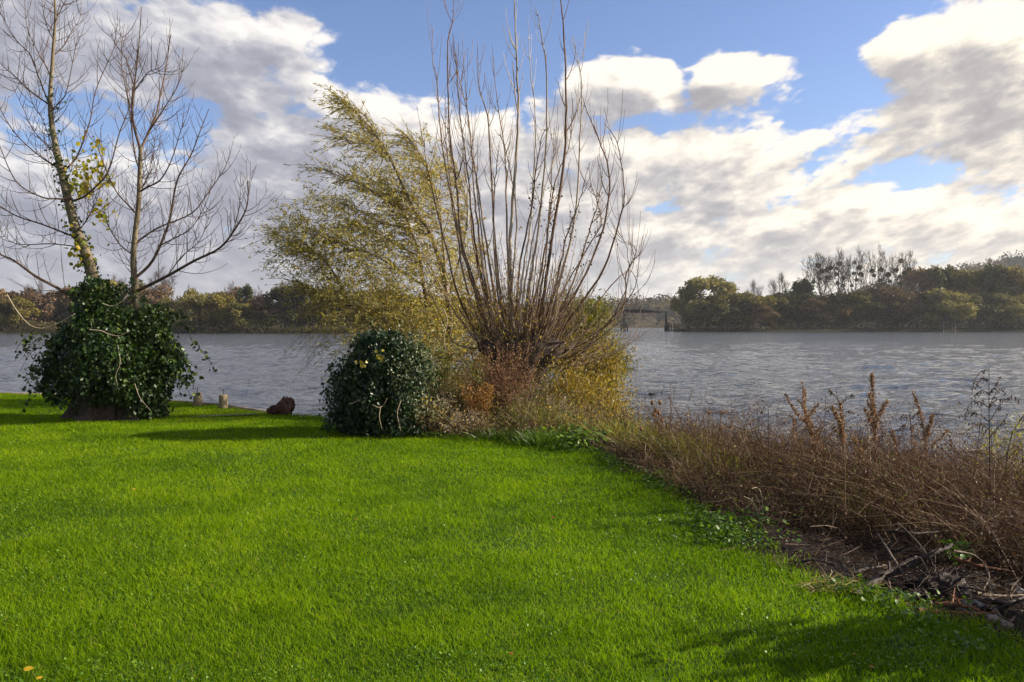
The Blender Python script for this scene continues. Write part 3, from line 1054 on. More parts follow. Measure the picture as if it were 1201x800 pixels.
    # the curtain that trails low to the left, over the water
    for q in range(60):
        p0 = P(rng.uniform(372, 425), rng.uniform(325, 410), Y + rng.normal() * .6)
        tl = rng.uniform(.4, .95)
        tt = np.linspace(0, 1, 7)[:, None]
        tw = p0 + (np.array([-.55, rng.normal() * .3, -.05]) * tt + np.array([-.25, 0, -.75]) * tt ** 2) * tl
        tube(mt, tw, .0025, 3, .3, cap=False)
        m = 11
        a = rng.integers(0, 7, m)
        leaves(ml, tw[a] + rng.normal(size=(m, 3)) * .02, rng.normal(size=(m, 3)) * .5 + [-.4, 0, -.8], rng.normal(size=(m, 3)), rng.uniform(.05, .1, m), .015, 'lance', np.clip(rng.beta(2, 3.2, m), 0, 1))
    # denser foliage low in the middle, over the ivy mound
    fill = [(365, 270, 38, 34), (420, 245, 48, 40), (470, 300, 50, 55), (445, 355, 50, 48), (395, 320, 36, 34), (500, 365, 42, 52), (346, 285, 20, 22), (520, 262, 30, 45), (455, 400, 60, 30), (500, 400, 40, 34), (530, 370, 34, 50), (500, 400, 40, 34), (535, 330, 34, 50), (470, 350, 60, 50), (530, 400, 30, 30), (450, 300, 60, 50), (405, 300, 40, 40), (445, 205, 30, 30), (500, 200, 25, 35)]
    for q in range(1600):
        fx, fy, fa, fb = fill[rng.integers(len(fill))]
        ra, rr_ = rng.uniform(0, 2 * pi), rng.random() ** .5 * 1.15
        p0 = P(fx + fa * rr_ * cos(ra), fy + fb * rr_ * sin(ra), Y + rng.normal() * 1.0)
        if out_left(p0): continue
        tl = rng.uniform(.35, .8)
        tt = np.linspace(0, 1, 7)[:, None]
        dd = unit(rng.normal(size=3) + np.array([-.6, 0, .4]))
        tw = p0 + dd * tl * tt + np.array([-.2, 0, -.3]) * tl * tt ** 2
        tube(mt, tw, .003, 3, .3, cap=False)
        m = 20
        a = rng.integers(0, 7, m)
        leaves(ml, tw[a] + rng.normal(size=(m, 3)) * .025, rng.normal(size=(m, 3)) * .8 + dd, rng.normal(size=(m, 3)), rng.uniform(.06, .11, m), .02, 'lance', np.clip(rng.beta(2, 2.3, m) + .12 * (p0[0] > -2), 0, 1))
    part(mt, 'twigs', m_bark, root)
    part(ml, 'foliage', m_leaf, root)


# ------------------------------------------------------------------ the pollard with its fan of bare shoots
def build_pollard():
    Y = 16.4
    base = ground(612, None, Y)
    root = thing('pollard_willow', base, 'pollarded tree with a tall fan of bare pale shoots rising from its knobbly head', 'tree')
    m_head = stem_mat('pollard_head_bark', [(0.3, (0.022, 0.016, 0.013)), (.55, (0.06, 0.043, 0.034)), (.8, (0.13, 0.10, 0.08))], 7, bumps=1.0)
    m_shoot = stem_mat('pollard_shoot_bark', [(0.3, (0.070, 0.042, 0.026)), (.5, (0.15, 0.096, 0.060)), (.72, (0.26, 0.185, 0.125)), (.95, (0.44, 0.36, 0.28))], 7)
    m_white = stem_mat('pale_shoot_bark', [(0.3, (0.24, 0.19, 0.14)), (.5, (0.38, 0.32, 0.25)), (.9, (0.55, 0.50, 0.42))], 7)
    mb = MB()
    c = np.array([P(612, 400, Y)[0], Y, base[2]])
    top = P(612, 398, Y)[2]
    H = top - base[2]
    ang = np.linspace(0, 2 * pi, 28, endpoint=False)
    V = []
    zs = np.linspace(-.15, H + .12, 14)
    for z in zs:
        t = z / H
        rr = (.34 + .14 * np.exp(-max(z, 0) / .2) + .28 * np.exp(-((t - .93) / .16) ** 2)) * (1 + .10 * np.sin(ang * 5 + z * 2) + .08 * np.sin(ang * 9 - z * 4))
        if t > 1.0: rr = rr * .5
        V.append(np.stack([c[0] + rr * np.cos(ang) * 1.25, c[1] + rr * np.sin(ang) * .9, np.full(28, base[2] + z)], 1))
    V = np.concatenate(V)
    i = np.arange(13)[:, None] * 28
    j = np.arange(28)[None]
    k = (j + 1) % 28
    mb.add(V, np.array([[13 * 28 + a, 13 * 28 + (a + 1) % 28, 13 * 28 + 14] for a in range(28) if a not in (13, 14)]), np.stack([i + j, i + k, i + 28 + k, i + 28 + j], -1).reshape(-1, 4), .4)
    for q in range(40):   # knuckles
        a = rng.uniform(0, 2 * pi)
        p = np.array([c[0] + .66 * cos(a) * rng.uniform(.4, 1), Y + .5 * sin(a) * rng.uniform(.4, 1), top + rng.uniform(-.45, .08)])
        r = rng.uniform(.06, .15)
        tube(mb, [p - [0, 0, r], p - [0, 0, r * .6], p, p + [0, 0, r * .6], p + [0, 0, r]], [r * .3, r * .85, r, r * .8, r * .2], 8, rng.random() * .6)
    part(mb, 'trunk', m_head, root, True)
    S = [  # traced shoots: points from the head to the tip, start radius, lean in depth, pale?
        ([(600, 402), (598, 300), (600, 250), (606, 175), (608, 125), (607, 100), (605, 48), (603, 0), (602, -30)], .046, -.35, 1),
        ([(584, 405), (567, 372), (549, 315), (541, 285), (535, 212), (527, 150), (525, 62), (531, 23), (532, -2)], .042, .4, 0),
        ([(575, 402), (548, 340), (532, 250), (519, 170), (512, 95), (507, 65), (508, 32)], .028, .9, 0),
        ([(580, 398), (568, 340), (557, 285), (549, 208), (537, 107), (538, 50)], .034, -.8, 0),
        ([(586, 402), (572, 350), (562, 280), (557, 234), (552, 160), (548, 130), (537, 85), (534, 60)], .030, .9, 0),
        ([(592, 402), (580, 340), (568, 270), (560, 215), (553, 175), (546, 105), (543, 60)], .030, -.9, 0),
        ([(592, 400), (585, 330), (578, 247), (573, 146), (562, 100), (560, 50)], .034, .3, 0),
        ([(598, 400), (596, 320), (594, 240), (592, 179), (583, 114), (578, 64)], .030, .9, 0),
        ([(604, 402), (612, 330), (618, 290), (623, 257), (628, 146), (622, 81), (619, 22)], .032, .5, 1),
        ([(612, 408), (622, 330), (633, 257), (641, 156), (640, 75), (633, 29), (628, 8)], .034, -.6, 1),
        ([(628, 404), (640, 330), (651, 257), (662, 182), (664, 114), (661, 39), (658, 0), (657, -30)], .044, .1, 0),
        ([(636, 406), (643, 384), (660, 318), (675, 250), (680, 162), (682, 97), (672, 42)], .036, -.5, 1),
        ([(636, 410), (657, 375), (690, 315), (711, 253), (714, 201), (701, 159), (688, 130), (681, 108)], .034, .5, 0),
        ([(645, 410), (672, 369), (708, 315), (728, 253), (732, 221), (724, 169), (709, 145)], .032, -.4, 0),
        ([(655, 414), (690, 396), (729, 366), (735, 321), (746, 298), (740, 286), (728, 284)], .026, .6, 0),
        ([(648, 432), (675, 420), (705, 387), (736, 352), (747, 330), (747, 310)], .024, -.6, 0),
        ([(560, 392), (540, 354), (525, 300), (511, 240), (500, 190), (497, 150)], .028, -.7, 0),
        ([(586, 402), (570, 354), (555, 285), (551, 235), (543, 180), (541, 140)], .026, .9, 0),
        ([(590, 404), (579, 369), (570, 315), (561, 240), (556, 190), (553, 130)], .030, .2, 0),
        ([(594, 405), (582, 330), (579, 240), (583, 190), (586, 165)], .026, -1.0, 0),
        ([(604, 392), (609, 315), (624, 240), (628, 200), (636, 160), (643, 150)], .028, -.9, 0),
        ([(608, 396), (616, 330), (634, 240), (648, 195), (660, 165)], .026, .9, 1),
        ([(615, 398), (632, 330), (642, 272), (652, 210), (668, 170), (672, 120)], .032, .8, 0),
        ([(640, 402), (672, 330), (697, 252), (704, 225), (706, 200)], .026, .9, 0),
        ([(632, 404), (650, 340), (664, 280), (680, 235), (692, 190)], .026, -.9, 0),
        ([(558, 398), (534, 366), (498, 300), (490, 275)], .022, .5, 0),
        ([(566, 410), (534, 402), (513, 362), (498, 326)], .020, -.6, 0),
        ([(600, 398), (601, 330), (606, 260), (600, 210), (591, 168), (580, 152)], .026, .4, 0),
        ([(622, 402), (633, 350), (640, 300), (645, 240), (648, 190), (650, 150)], .026, -.3, 0),
        ([(640, 415), (680, 380), (722, 330), (741, 318), (748, 345), (741, 372)], .018, .9, 0),
        ([(644, 420), (690, 400), (718, 374), (736, 330), (735, 290), (722, 268)], .018, -.9, 0),
        ([(575, 395), (556, 330), (540, 280), (528, 215), (522, 150), (523, 110)], .028, -.2, 0),
        ([(630, 405), (655, 350), (690, 290), (705, 262), (700, 235), (692, 215)], .022, .2, 0),
        ([(655, 420), (700, 418), (735, 405), (765, 384)], .016, .4, 0),
    ]
    wood = []
    for pts, r, dy, pale in S:
        n = 10 + 3 * len(pts)
        mb = MB()
        y0 = Y + np.clip(-dy * .3, -.3, .3)
        pth = px_path(pts, y0, dy * 1.25, n, .015)
        pth[0] = pth[0] * .8 + (c * [1, 1, 0] + [0, 0, pth[0][2]]) * .2
        pth[1:-1] += rng.normal(size=(n - 2, 3)) * .006
        rad = np.maximum(.86 * r * np.interp(np.linspace(0, 1, n), [0, .06, .5, 1], [1.35, 1.0, .62, .16]), .0045)
        tint = rng.random()
        tube(mb, pth, rad, 6, tint)
        wood.append(smooth_path(pth, 60))
        L = np.sum(np.linalg.norm(np.diff(pth, axis=0), axis=1))
        for q in range(int(L * 2.4)):   # buds and short spurs
            i = rng.integers(n // 3, n - 1)
            d = unit(rng.normal(size=3) * [1, 1, .2] + [0, 0, .6])
            tube(mb, [pth[i], pth[i] + d * rng.uniform(.03, .07)], [.008, .003], 3, tint)
        for q in range(rng.integers(7, 13) if L > 2.5 else rng.integers(3, 7)):   # forks sweeping up to run with the shoot
            f = rng.uniform(.48, .96)
            i = int(f * (n - 2))
            tan = unit(pth[i + 1] - pth[i])
            sd = unit(np.cross(tan, rng.normal(size=3)))
            twig_tree(mb, pth[i], tan * .75 + sd * .75, rng.uniform(.35, 1.05) * min(1, L / 3.5), max(rad[i] * .55, .0055), 1 if rng.random() < .3 else 0, 1.0, .2, (1, 2), .5, 4, None, .6, .0038, tint, None, .3)
        part(mb, 'shoot', m_white if pale else m_shoot, root)
    # thin brushwood round the head
    mb = MB()
    for q in range(230):
        a = rng.uniform(0, 2 * pi)
        p0 = np.array([c[0] + .6 * cos(a) * rng.uniform(.3, 1), Y + .45 * sin(a), top + rng.uniform(-.45, .05)])
        d = unit(np.array([cos(a) * rng.uniform(.2, 1.0), sin(a) * rng.uniform(.2, .8), rng.uniform(.3, 1.2)]))
        twig_tree(mb, p0, d, rng.uniform(.6, 2.3), rng.uniform(.006, .013), 1 if rng.random() < .5 else 0, .55, .35, (2, 4), .45, 4, None, .7, .0032, rng.random(), None, .3)
    for q in range(26):   # low drooping ones on the water side
        p0 = P(rng.uniform(640, 665), rng.uniform(405, 440), Y + rng.normal() * .4)
        twig_tree(mb, p0, [1.0, rng.normal() * .4, rng.uniform(-.15, .45)], rng.uniform(.9, 2.0), .011, 1, .35, .4, (2, 4), .5, 4, None, .8, .0035, rng.random(), None, .3)
    part(mb, 'brushwood', m_shoot, root)
    # withered leaves hanging on the right hand shoots
    mb = MB()
    for lx, ly, sp, n in ((655, 230, 9, 50), (667, 255, 8, 40), (625, 222, 7, 40), (690, 232, 12, 36), (700, 262, 12, 36), (655, 280, 12, 40), (680, 290, 16, 60), (640, 255, 10, 30), (660, 310, 18, 50), (705, 290, 12, 30), (628, 240, 5, 16)):
        W_ = np.concatenate(wood)
        du = 600.5 + W_[:, 0] / W_[:, 1] * F - lx
        dv = 381 - (W_[:, 2] - CAMZ) / W_[:, 1] * F - ly
        near = np.nonzero(du ** 2 + dv ** 2 < (1.7 * sp) ** 2)[0]
        if len(near) == 0: continue
        cc = W_[rng.choice(near, n)] + rng.normal(size=(n, 3)) * .035
        ln = rng.uniform(.03, .065, n)
        leaves(mb, cc, rng.normal(size=(n, 3)) + [0, 0, -1.2], rng.normal(size=(n, 3)), ln, ln * .5, 'oval')
    part(mb, 'withered_leaves', leaf_mat('withered_leaves', [(0, (0.035, 0.02, 0.016)), (1, (0.10, 0.055, 0.035))], .15, .7, .2), root)
    # small yellow leaves low among the shoots
    mb = MB()
    n = 2600
    lx, ly = rng.normal(590, 40, n), rng.normal(372, 34, n)
    cc = np.stack([P(a, b, Y + rng.normal() * .7) for a, b in zip(lx, ly)])
    ln = rng.uniform(.04, .08, n)
    leaves(mb, cc, rng.normal(size=(n, 3)) + [-.3, 0, -.5], rng.normal(size=(n, 3)), ln, ln * .35, 'lance', rng.beta(2, 2, n))
    part(mb, 'foliage', leaf_mat('pollard_sparse_leaves', [(0, (0.10, 0.09, 0.02)), (.5, (0.24, 0.19, 0.035)), (1, (0.38, 0.27, 0.03))], .45, .5, .3, (1.2, 1.1, .5)), root)


# ------------------------------------------------------------------ yellow willow scrub behind the pollard
def build_scrub():
    m_y = leaf_mat('yellow_willow_leaves', [(0, (0.05, 0.065, 0.012)), (.3, (0.13, 0.115, 0.02)), (.6, (0.27, 0.195, 0.03)), (.85, (0.42, 0.30, 0.05)), (1, (0.55, 0.44, 0.17))], .45, .45, .35, (1.2, 1.1, .45))
    m_o = leaf_mat('olive_sallow_leaves', [(0, (0.06, 0.075, 0.015)), (.5, (0.14, 0.145, 0.025)), (1, (0.28, 0.24, 0.04))], .42, .45, .35, (1.2, 1.15, .5))
    m_st = stem_mat('sallow_stems', [(0.3, (0.06, 0.045, 0.03)), (.6, (0.15, 0.11, 0.075)), (.9, (0.24, 0.19, 0.13))], 7)

    def shrub(px, py_foot, Y, rx, top, ml, n_st, n_leaf, label, cat, name, leafsz=(.06, .11), droop=.5):
        b = ground(px, None, Y)
        root = thing(name, b, label, cat)
        H = P(px, top, Y)[2] - b[2]
        mt, mlf = MB(), MB()
        for q in range(n_st):
            a = rng.uniform(0, 2 * pi)
            R = rx * Y / F
            e = b + np.array([cos(a) * R * rng.uniform(.2, 1), sin(a) * R * rng.uniform(.2, .8), H * rng.uniform(.45, 1.0)])
            m1 = b + (e - b) * .5 + [0, 0, H * .16]
            pth = smooth_path([b + rng.normal(size=3) * [.12, .12, 0], m1, e, e + (e - b) * [.18, .18, 0] + [0, 0, -droop * .5]], 12)
            tube(mt, pth, np.linspace(.022, .004, 12), 4, rng.random())
            m = 2 * n_leaf // n_st
            fi = (rng.random(m) ** .7) * .75 * 10 + 2.4
            ii = np.clip(fi.astype(int), 0, 10)
            cc = pth[ii] + (pth[ii + 1] - pth[ii]) * (fi - ii)[:, None] + rng.normal(size=(m, 3)) * [.26, .24, .22]
            ln = rng.uniform(*leafsz, m)
            leaves(mlf, cc, rng.normal(size=(m, 3)) * .6 + [-.2, 0, -droop], rng.normal(size=(m, 3)) + [.3, 0, .3], ln, ln * .26, 'lance', np.clip(rng.beta(2, 2, m) + .1 * rng.normal(), 0, 1))
        part(mt, 'stems', m_st, root)
        part(mlf, 'foliage', ml, root)

    shrub(674, 470, 25.0, 32, 352, m_o, 26, 8200, 'olive yellow sallow bush at the water edge, tallest behind the pollard', 'bush', 'sallow_bush', (.08, .14))
    shrub(690, 490, 20.5, 36, 402, m_y, 24, 5200, 'bright yellow drooping willow bush right of the pollard, over the water', 'bush', 'yellow_willow_bush', (.06, .11), .9)
    shrub(668, 500, 15.6, 28, 436, m_y, 20, 3600, 'golden willow bush at the foot of the pollard trunk, right side', 'bush', 'yellow_willow_bush', (.045, .08), .7)
    shrub(706, 500, 17.2, 22, 452, m_y, 16, 2600, 'low golden bush leaning over the bank, between reeds and the bright yellow willow', 'bush', 'yellow_willow_bush', (.045, .08), .8)
    shrub(712, 470, 27.0, 18, 400, m_o, 14, 2600, 'low olive bush at the very tip of the promontory, touching the river', 'bush', 'sallow_bush', (.08, .13), .7)
    shrub(566, 470, 19.0, 32, 384, m_y, 18, 2600, 'thin yellow willow bush just left of the pollard trunk', 'bush', 'yellow_willow_bush', (.05, .09), .5)
    shrub(522, 490, 15.4, 26, 420, m_o, 16, 2200, 'olive leaved bush in the gap between ivy mound and pollard', 'bush', 'sallow_bush', (.035, .07), .4)
    shrub(548, 495, 14.4, 22, 452, m_o, 12, 1300, 'small olive bush in front, half way from ivy mound to rust plume', 'bush', 'sallow_bush', (.03, .06), .4)


# ------------------------------------------------------------------ undergrowth of the promontory
def scatter_px(n, x0, x1, Y0, Y1, fn=None):
    Y = rng.uniform(Y0, Y1, n)
    px = rng.uniform(x0, x1, n)
    x = (px - 600.5) / F * Y
    return x, Y


def build_undergrowth():
    m_stem = leaf_mat('dry_stalks', [(0, (0.038, 0.024, 0.014)), (.35, (0.085, 0.052, 0.030)), (.7, (0.17, 0.115, 0.063)), (1, (0.36, 0.28, 0.17))], .2, .75, .2, (1, .95, .8))
    m_leaf = leaf_mat('mixed_autumn_leaves', [(0, (0.025, 0.050, 0.008)), (.3, (0.07, 0.095, 0.015)), (.5, (0.13, 0.115, 0.03)), (.72, (0.22, 0.155, 0.075)), (.88, (0.40, 0.33, 0.22)), (1, (0.46, 0.34, 0.03))], .38, .55, .25, (1.15, 1.05, .6))
    mb, ml = MB(), MB()
    n = 19000
    x = rng.uniform(-2.4, 3.4, n)
    y = rng.uniform(12.3, 24, n)
    sd = lawn_sd(x, y)
    k = (sd < -.03) & inside(SHORE, x, y) & ~((x < -1.72) & (y < 14.3))
    x, y = x[k], y[k]
    n = len(x)
    z = G(x, y)
    b = np.stack([x, y, z], 1)
    hh = (.35 + .75 * fbm(x, y, .9, 3) * 1.3) * rng.uniform(.5, 1.15, n)
    hh *= np.clip(.80 + (-lawn_sd(x, y)) * .40, .55, 1.2)
    hh += .75 * np.exp(-(((x - .15) / 1.5) ** 2 + ((y - 15.6) / 1.5) ** 2)) * rng.uniform(.4, 1.1, n) + .25 * (y > 14)
    hh *= np.where(x > .55, .72, 1.0)
    hh *= 1 - .45 * ((x > -.75) & (x < .25) & (y < 14.6))
    hh += .35 * np.exp(-(((x + 1.3) / .8) ** 2 + ((y - 14.2) / .8) ** 2)) * rng.uniform(.3, 1.1, n)
    d = rng.normal(size=(n, 3)) * [.25, .25, 0] + [-.04, 0, 1]
    bend = rng.normal(size=(n, 3)) * [.35, .35, 0] + [-.05, 0, -.15]
    tone = np.clip(rng.beta(2, 2, n) + .3 * (fbm(x, y, 1.3, 3) - .45), 0, 1)
    ribbons(mb, b, d, hh, rng.uniform(.006, .013, n), bend, 4, tone)
    # leaves and seed fluff on those stalks
    m = 8
    f = rng.uniform(.15, 1, (n, m, 1))
    dl = unit(d)[:, None]
    c = b[:, None] + dl * hh[:, None, None] * f + bend[:, None] * hh[:, None, None] * f ** 2 + rng.normal(size=(n, m, 3)) * .045
    c = c.reshape(-1, 3)
    N = len(c)
    zone = fbm(c[:, 0] + 3, c[:, 1] + 7, .9, 3)
    tone = np.clip(rng.beta(2, 2, N) * .6 + (zone - .34) * 1.6, 0, 1)
    gold = (c[:, 0] > .35) & (rng.random(N) < .35)
    tone[gold] = np.where(rng.random(gold.sum()) < .5, rng.uniform(.96, 1, gold.sum()), rng.uniform(.15, .42, gold.sum()))
    ln = rng.uniform(.02, .065, N)
    leaves(ml, c, rng.normal(size=(N, 3)) + [0, 0, -.3], rng.normal(size=(N, 3)), ln, ln * .42, 'oval', tone)
    o = mb.build('undergrowth_stalks', m_stem)
    tag(o, 'tangle of dry stalks covering the bank round the pollard', 'undergrowth', kind='stuff')
    tag(ml.build('undergrowth_leaves', m_leaf), 'withered beige and olive leaves among the bank stalks', 'undergrowth', kind='stuff')

    # the rust brown dock plume in front of the pollard head
    m_rust = leaf_mat('rust_dock_seed', [(0, (0.075, 0.036, 0.020)), (.5, (0.165, 0.085, 0.046)), (1, (0.30, 0.18, 0.105))], .25, .8, .15, (1.1, .95, .8))
    m_rs = stem_mat('rust_dock_stem', [(0.2, (0.10, 0.05, 0.03)), (.8, (0.22, 0.12, 0.075))], 8)

    def plume(px, Y, w, top, n_st, label, name='rust_brown_plume', mat=m_rust, seeds=130, fine=(.014, .038)):
        b = ground(px, None, Y)
        root = thing(name, b, label, 'weed')
        H = P(px, top, Y)[2] - b[2]
        ms, mf = MB(), MB()
        for q in range(n_st):
            e = b + np.array([rng.normal() * w * Y / F * .55, rng.normal() * .25, H * rng.uniform(.6, 1.02)])
            pth = smooth_path([b + rng.normal(size=3) * [.1, .1, 0], (b + e) / 2 + rng.normal(size=3) * .04, e], 9)
            tube(ms, pth, np.linspace(.006, .002, 9), 3, rng.random())
            fi = rng.uniform(3.0, 8, seeds)
            ii = np.minimum(fi.astype(int), 7)
            cc = pth[ii] + (pth[ii + 1] - pth[ii]) * (fi - ii)[:, None] + rng.normal(size=(seeds, 3)) * np.array([.075, .075, .05]) * (1.25 - fi[:, None] / 9)
            ln = rng.uniform(*fine, seeds)
            leaves(mf, cc, rng.normal(size=(seeds, 3)), rng.normal(size=(seeds, 3)), ln, ln * .7, 'chip')
        part(ms, 'stems', m_rs, root)
        part(mf, 'seed_heads', mat, root)

    plume(590, 14.1, 46, 402, 70, 'rust brown bushy plume of dead seed heads in front of the pollard trunk')
    plume(560, 13.6, 20, 446, 22, 'smaller orange brown dead weed left of the rust plume below the pollard', mat=leaf_mat('orange_dead_weed', [(0, (0.16, 0.07, 0.02)), (1, (0.36, 0.19, 0.06))], .3, .8, .15))
    m_fluff = leaf_mat('pale_fluff', [(0, (0.22, 0.17, 0.11)), (.6, (0.38, 0.31, 0.22)), (1, (0.56, 0.50, 0.40))], .35, .8, .15, (1.1, 1.05, .9))
    plume(655, 13.6, 18, 462, 12, 'pale fluffy willowherb gone to seed, right of the pollard foot', 'seeding_willowherb', m_fluff, 70)
    plume(520, 13.6, 20, 458, 14, 'grey beige seeding willowherb beside the right flank of the ivy mound', 'seeding_willowherb', m_fluff, 70)
    plume(545, 13.2, 24, 478, 14, 'low beige seed head clump midway between ivy mound and pollard, near the grass', 'seeding_willowherb', m_fluff, 80)

    # coarse green grass tussocks and broad leaved weeds on the lawn edge
    m_g = leaf_mat('tussock_blades', [(0, (0.035, 0.085, 0.008)), (.6, (0.09, 0.18, 0.015)), (1, (0.24, 0.24, 0.05))], .42, .45, .4, (1.25, 1.25, .5))
    m_r = leaf_mat('reed_blades', [(0, (0.06, 0.11, 0.012)), (.5, (0.16, 0.18, 0.025)), (.8, (0.32, 0.25, 0.045)), (1, (0.46, 0.37, 0.18))], .42, .5, .35, (1.2, 1.15, .5))

    def tuft(px, Y, r, h, n, mat, label, name='grass_tussock', wid=.009, cat='grass tuft'):
        b = ground(px, None, Y)
        x, y = b[0] + rng.normal(size=n) * r, b[1] + rng.normal(size=n) * r * .7
        pts = np.stack([x, y, G(x, y) - .01], 1)
        d = np.stack([(x - b[0]) / r * .18 + rng.normal(size=n) * .16 - .04, (y - b[1]) / r * .25 + rng.normal(size=n) * .2, np.ones(n)], 1)
        bend = d * [.3, .3, 0] + rng.normal(size=(n, 3)) * [.15, .15, 0] + [0, 0, -.25]
        m = MB()
        ribbons(m, pts, d, h * rng.uniform(.5, 1.1, n), wid * rng.uniform(.7, 1.3, n), bend, 4, np.clip(rng.beta(2, 2, n), 0, 1))
        tag(m.build(name, mat, origin=b), label, cat)

    tuft(638, 12.0, .16, .36, 520, m_g, 'dark green grass tussock at the foot of the yellow bushes, where lawn ends')
    tuft(600, 12.6, .22, .30, 520, m_g, 'rough green grass tussock before the dry stalks, below the pollard')
    tuft(655, 12.9, .15, .75, 260, m_r, 'tall yellowing grass clump right behind the dark green tussock', wid=.010)
    tuft(733, 12.2, .20, .74, 480, m_r, 'upright yellow green reed clump at the water edge left of the teasels', 'reed_clump', .012, 'reeds')
    tuft(708, 13.4, .22, .85, 520, m_r, 'orange tinged reed clump behind the yellow green reeds, beside the water', 'reed_clump', .012, 'reeds')
    tuft(776, 11.3, .20, .70, 420, m_r, 'mixed green and straw reed clump at the foot of the teasels', 'reed_clump', .010, 'reeds')
    tuft(622, 13.6, .16, .85, 260, m_r, 'gold grass clump between rust plume and yellow bush', wid=.009)

    tuft(824, 10.2, .22, .62, 420, m_r, 'olive grass tussock in the thicket just below the flat umbel', wid=.008)
    tuft(852, 9.2, .20, .50, 340, m_r, 'short olive tussock in front of the umbel weed, inside the thicket', wid=.008)
    tuft(795, 10.6, .18, .60, 340, m_r, 'green and straw tussock between teasels and umbel weed', wid=.008)
    tuft(1010, 8.2, .18, .55, 240, m_r, 'faint olive grass tuft below the tallest seed spike, deep in the thicket', wid=.007)

    m_n = leaf_mat('nettle_leaves', [(0, (0.03, 0.065, 0.006)), (.6, (0.075, 0.145, 0.010)), (1, (0.15, 0.23, 0.02))], .35, .45, .3, (1.3, 1.35, .5))

    def weed(px, Y, r, h, n, label, name='broad_leaved_weed', lf=(.05, .10), mat=m_n):
        b = ground(px, None, Y)
        root = thing(name, b, label, 'weed')
        c = b + np.stack([rng.normal(size=n) * r, rng.normal(size=n) * r * .8, h * rng.random(n) ** .8], 1)
        m, ms = MB(), MB()
        ln = rng.uniform(*lf, n)
        leaves(m, c, rng.normal(size=(n, 3)) * [1, 1, .35], rng.normal(size=(n, 3)) * .5 + [0, -.1, 1], ln, ln * .75, 'oval')
        for q in range(max(3, n // 12)):
            i = rng.integers(n)
            tube(ms, [[b[0] + (c[i, 0] - b[0]) * .3, b[1] + (c[i, 1] - b[1]) * .3, b[2] - .01], c[i]], .003, 3, .3)
        part(m, 'leaves', mat, root)
        part(ms, 'stems', mat, root)

    weed(688, 11.5, .20, .26, 190, 'glossy broad leaved weed clump at the lawn corner below the yellow reeds')
    weed(672, 12.1, .18, .30, 130, 'leafy dock seedlings right of the dark green tussock')
    weed(776, 9.2, .13, .14, 120, 'small leafy weed patch at the lawn edge under the teasels', lf=(.03, .06))
    weed(850, 7.2, .26, .13, 320, 'low dark leafy weed patch where lawn meets the bare soil', lf=(.025, .055))
    weed(872, 6.6, .18, .10, 160, 'flat leafy weeds on the soil corner below the dry thicket', lf=(.025, .05))
    weed(1122, 6.9, .06, .22, 38, 'single bright green leafy seedling among the brown thicket', 'green_seedling', (.05, .09),
         leaf_mat('bright_seedling_leaves', [(0, (0.06, 0.16, 0.012)), (1, (0.14, 0.30, 0.03))], .4, .4, .4, (1.25, 1.3, .5)))
    # low plants straggling all along the lawn's right edge
    n = 5200
    t = rng.random(n)
    seg = LAWN[:11]
    k = np.minimum((t * 10).astype(int), 9)
    u = t * 10 - k
    q = seg[k] * (1 - u)[:, None] + seg[k + 1] * u[:, None]
    x = q[:, 0] + rng.normal(0, .13, n)
    y = q[:, 1] + rng.normal(0, .13, n)
    kk = fbm(x, y, 1.5, 3) > .42
    x, y = x[kk], y[kk]
    n = len(x)
    c = np.stack([x, y, G(x, y) + rng.uniform(.01, .09, n)], 1)
    ln = rng.uniform(.018, .042, n)
    m = MB()
    leaves(m, c, rng.normal(size=(n, 3)) * [1, 1, .3], rng.normal(size=(n, 3)) * .45 + [0, 0, 1], ln, ln * .85, 'oval')
    tag(m.build('edge_weeds', m_n), 'low round leaved weeds straggling along the ragged right edge of the lawn', 'ground cover', kind='stuff')


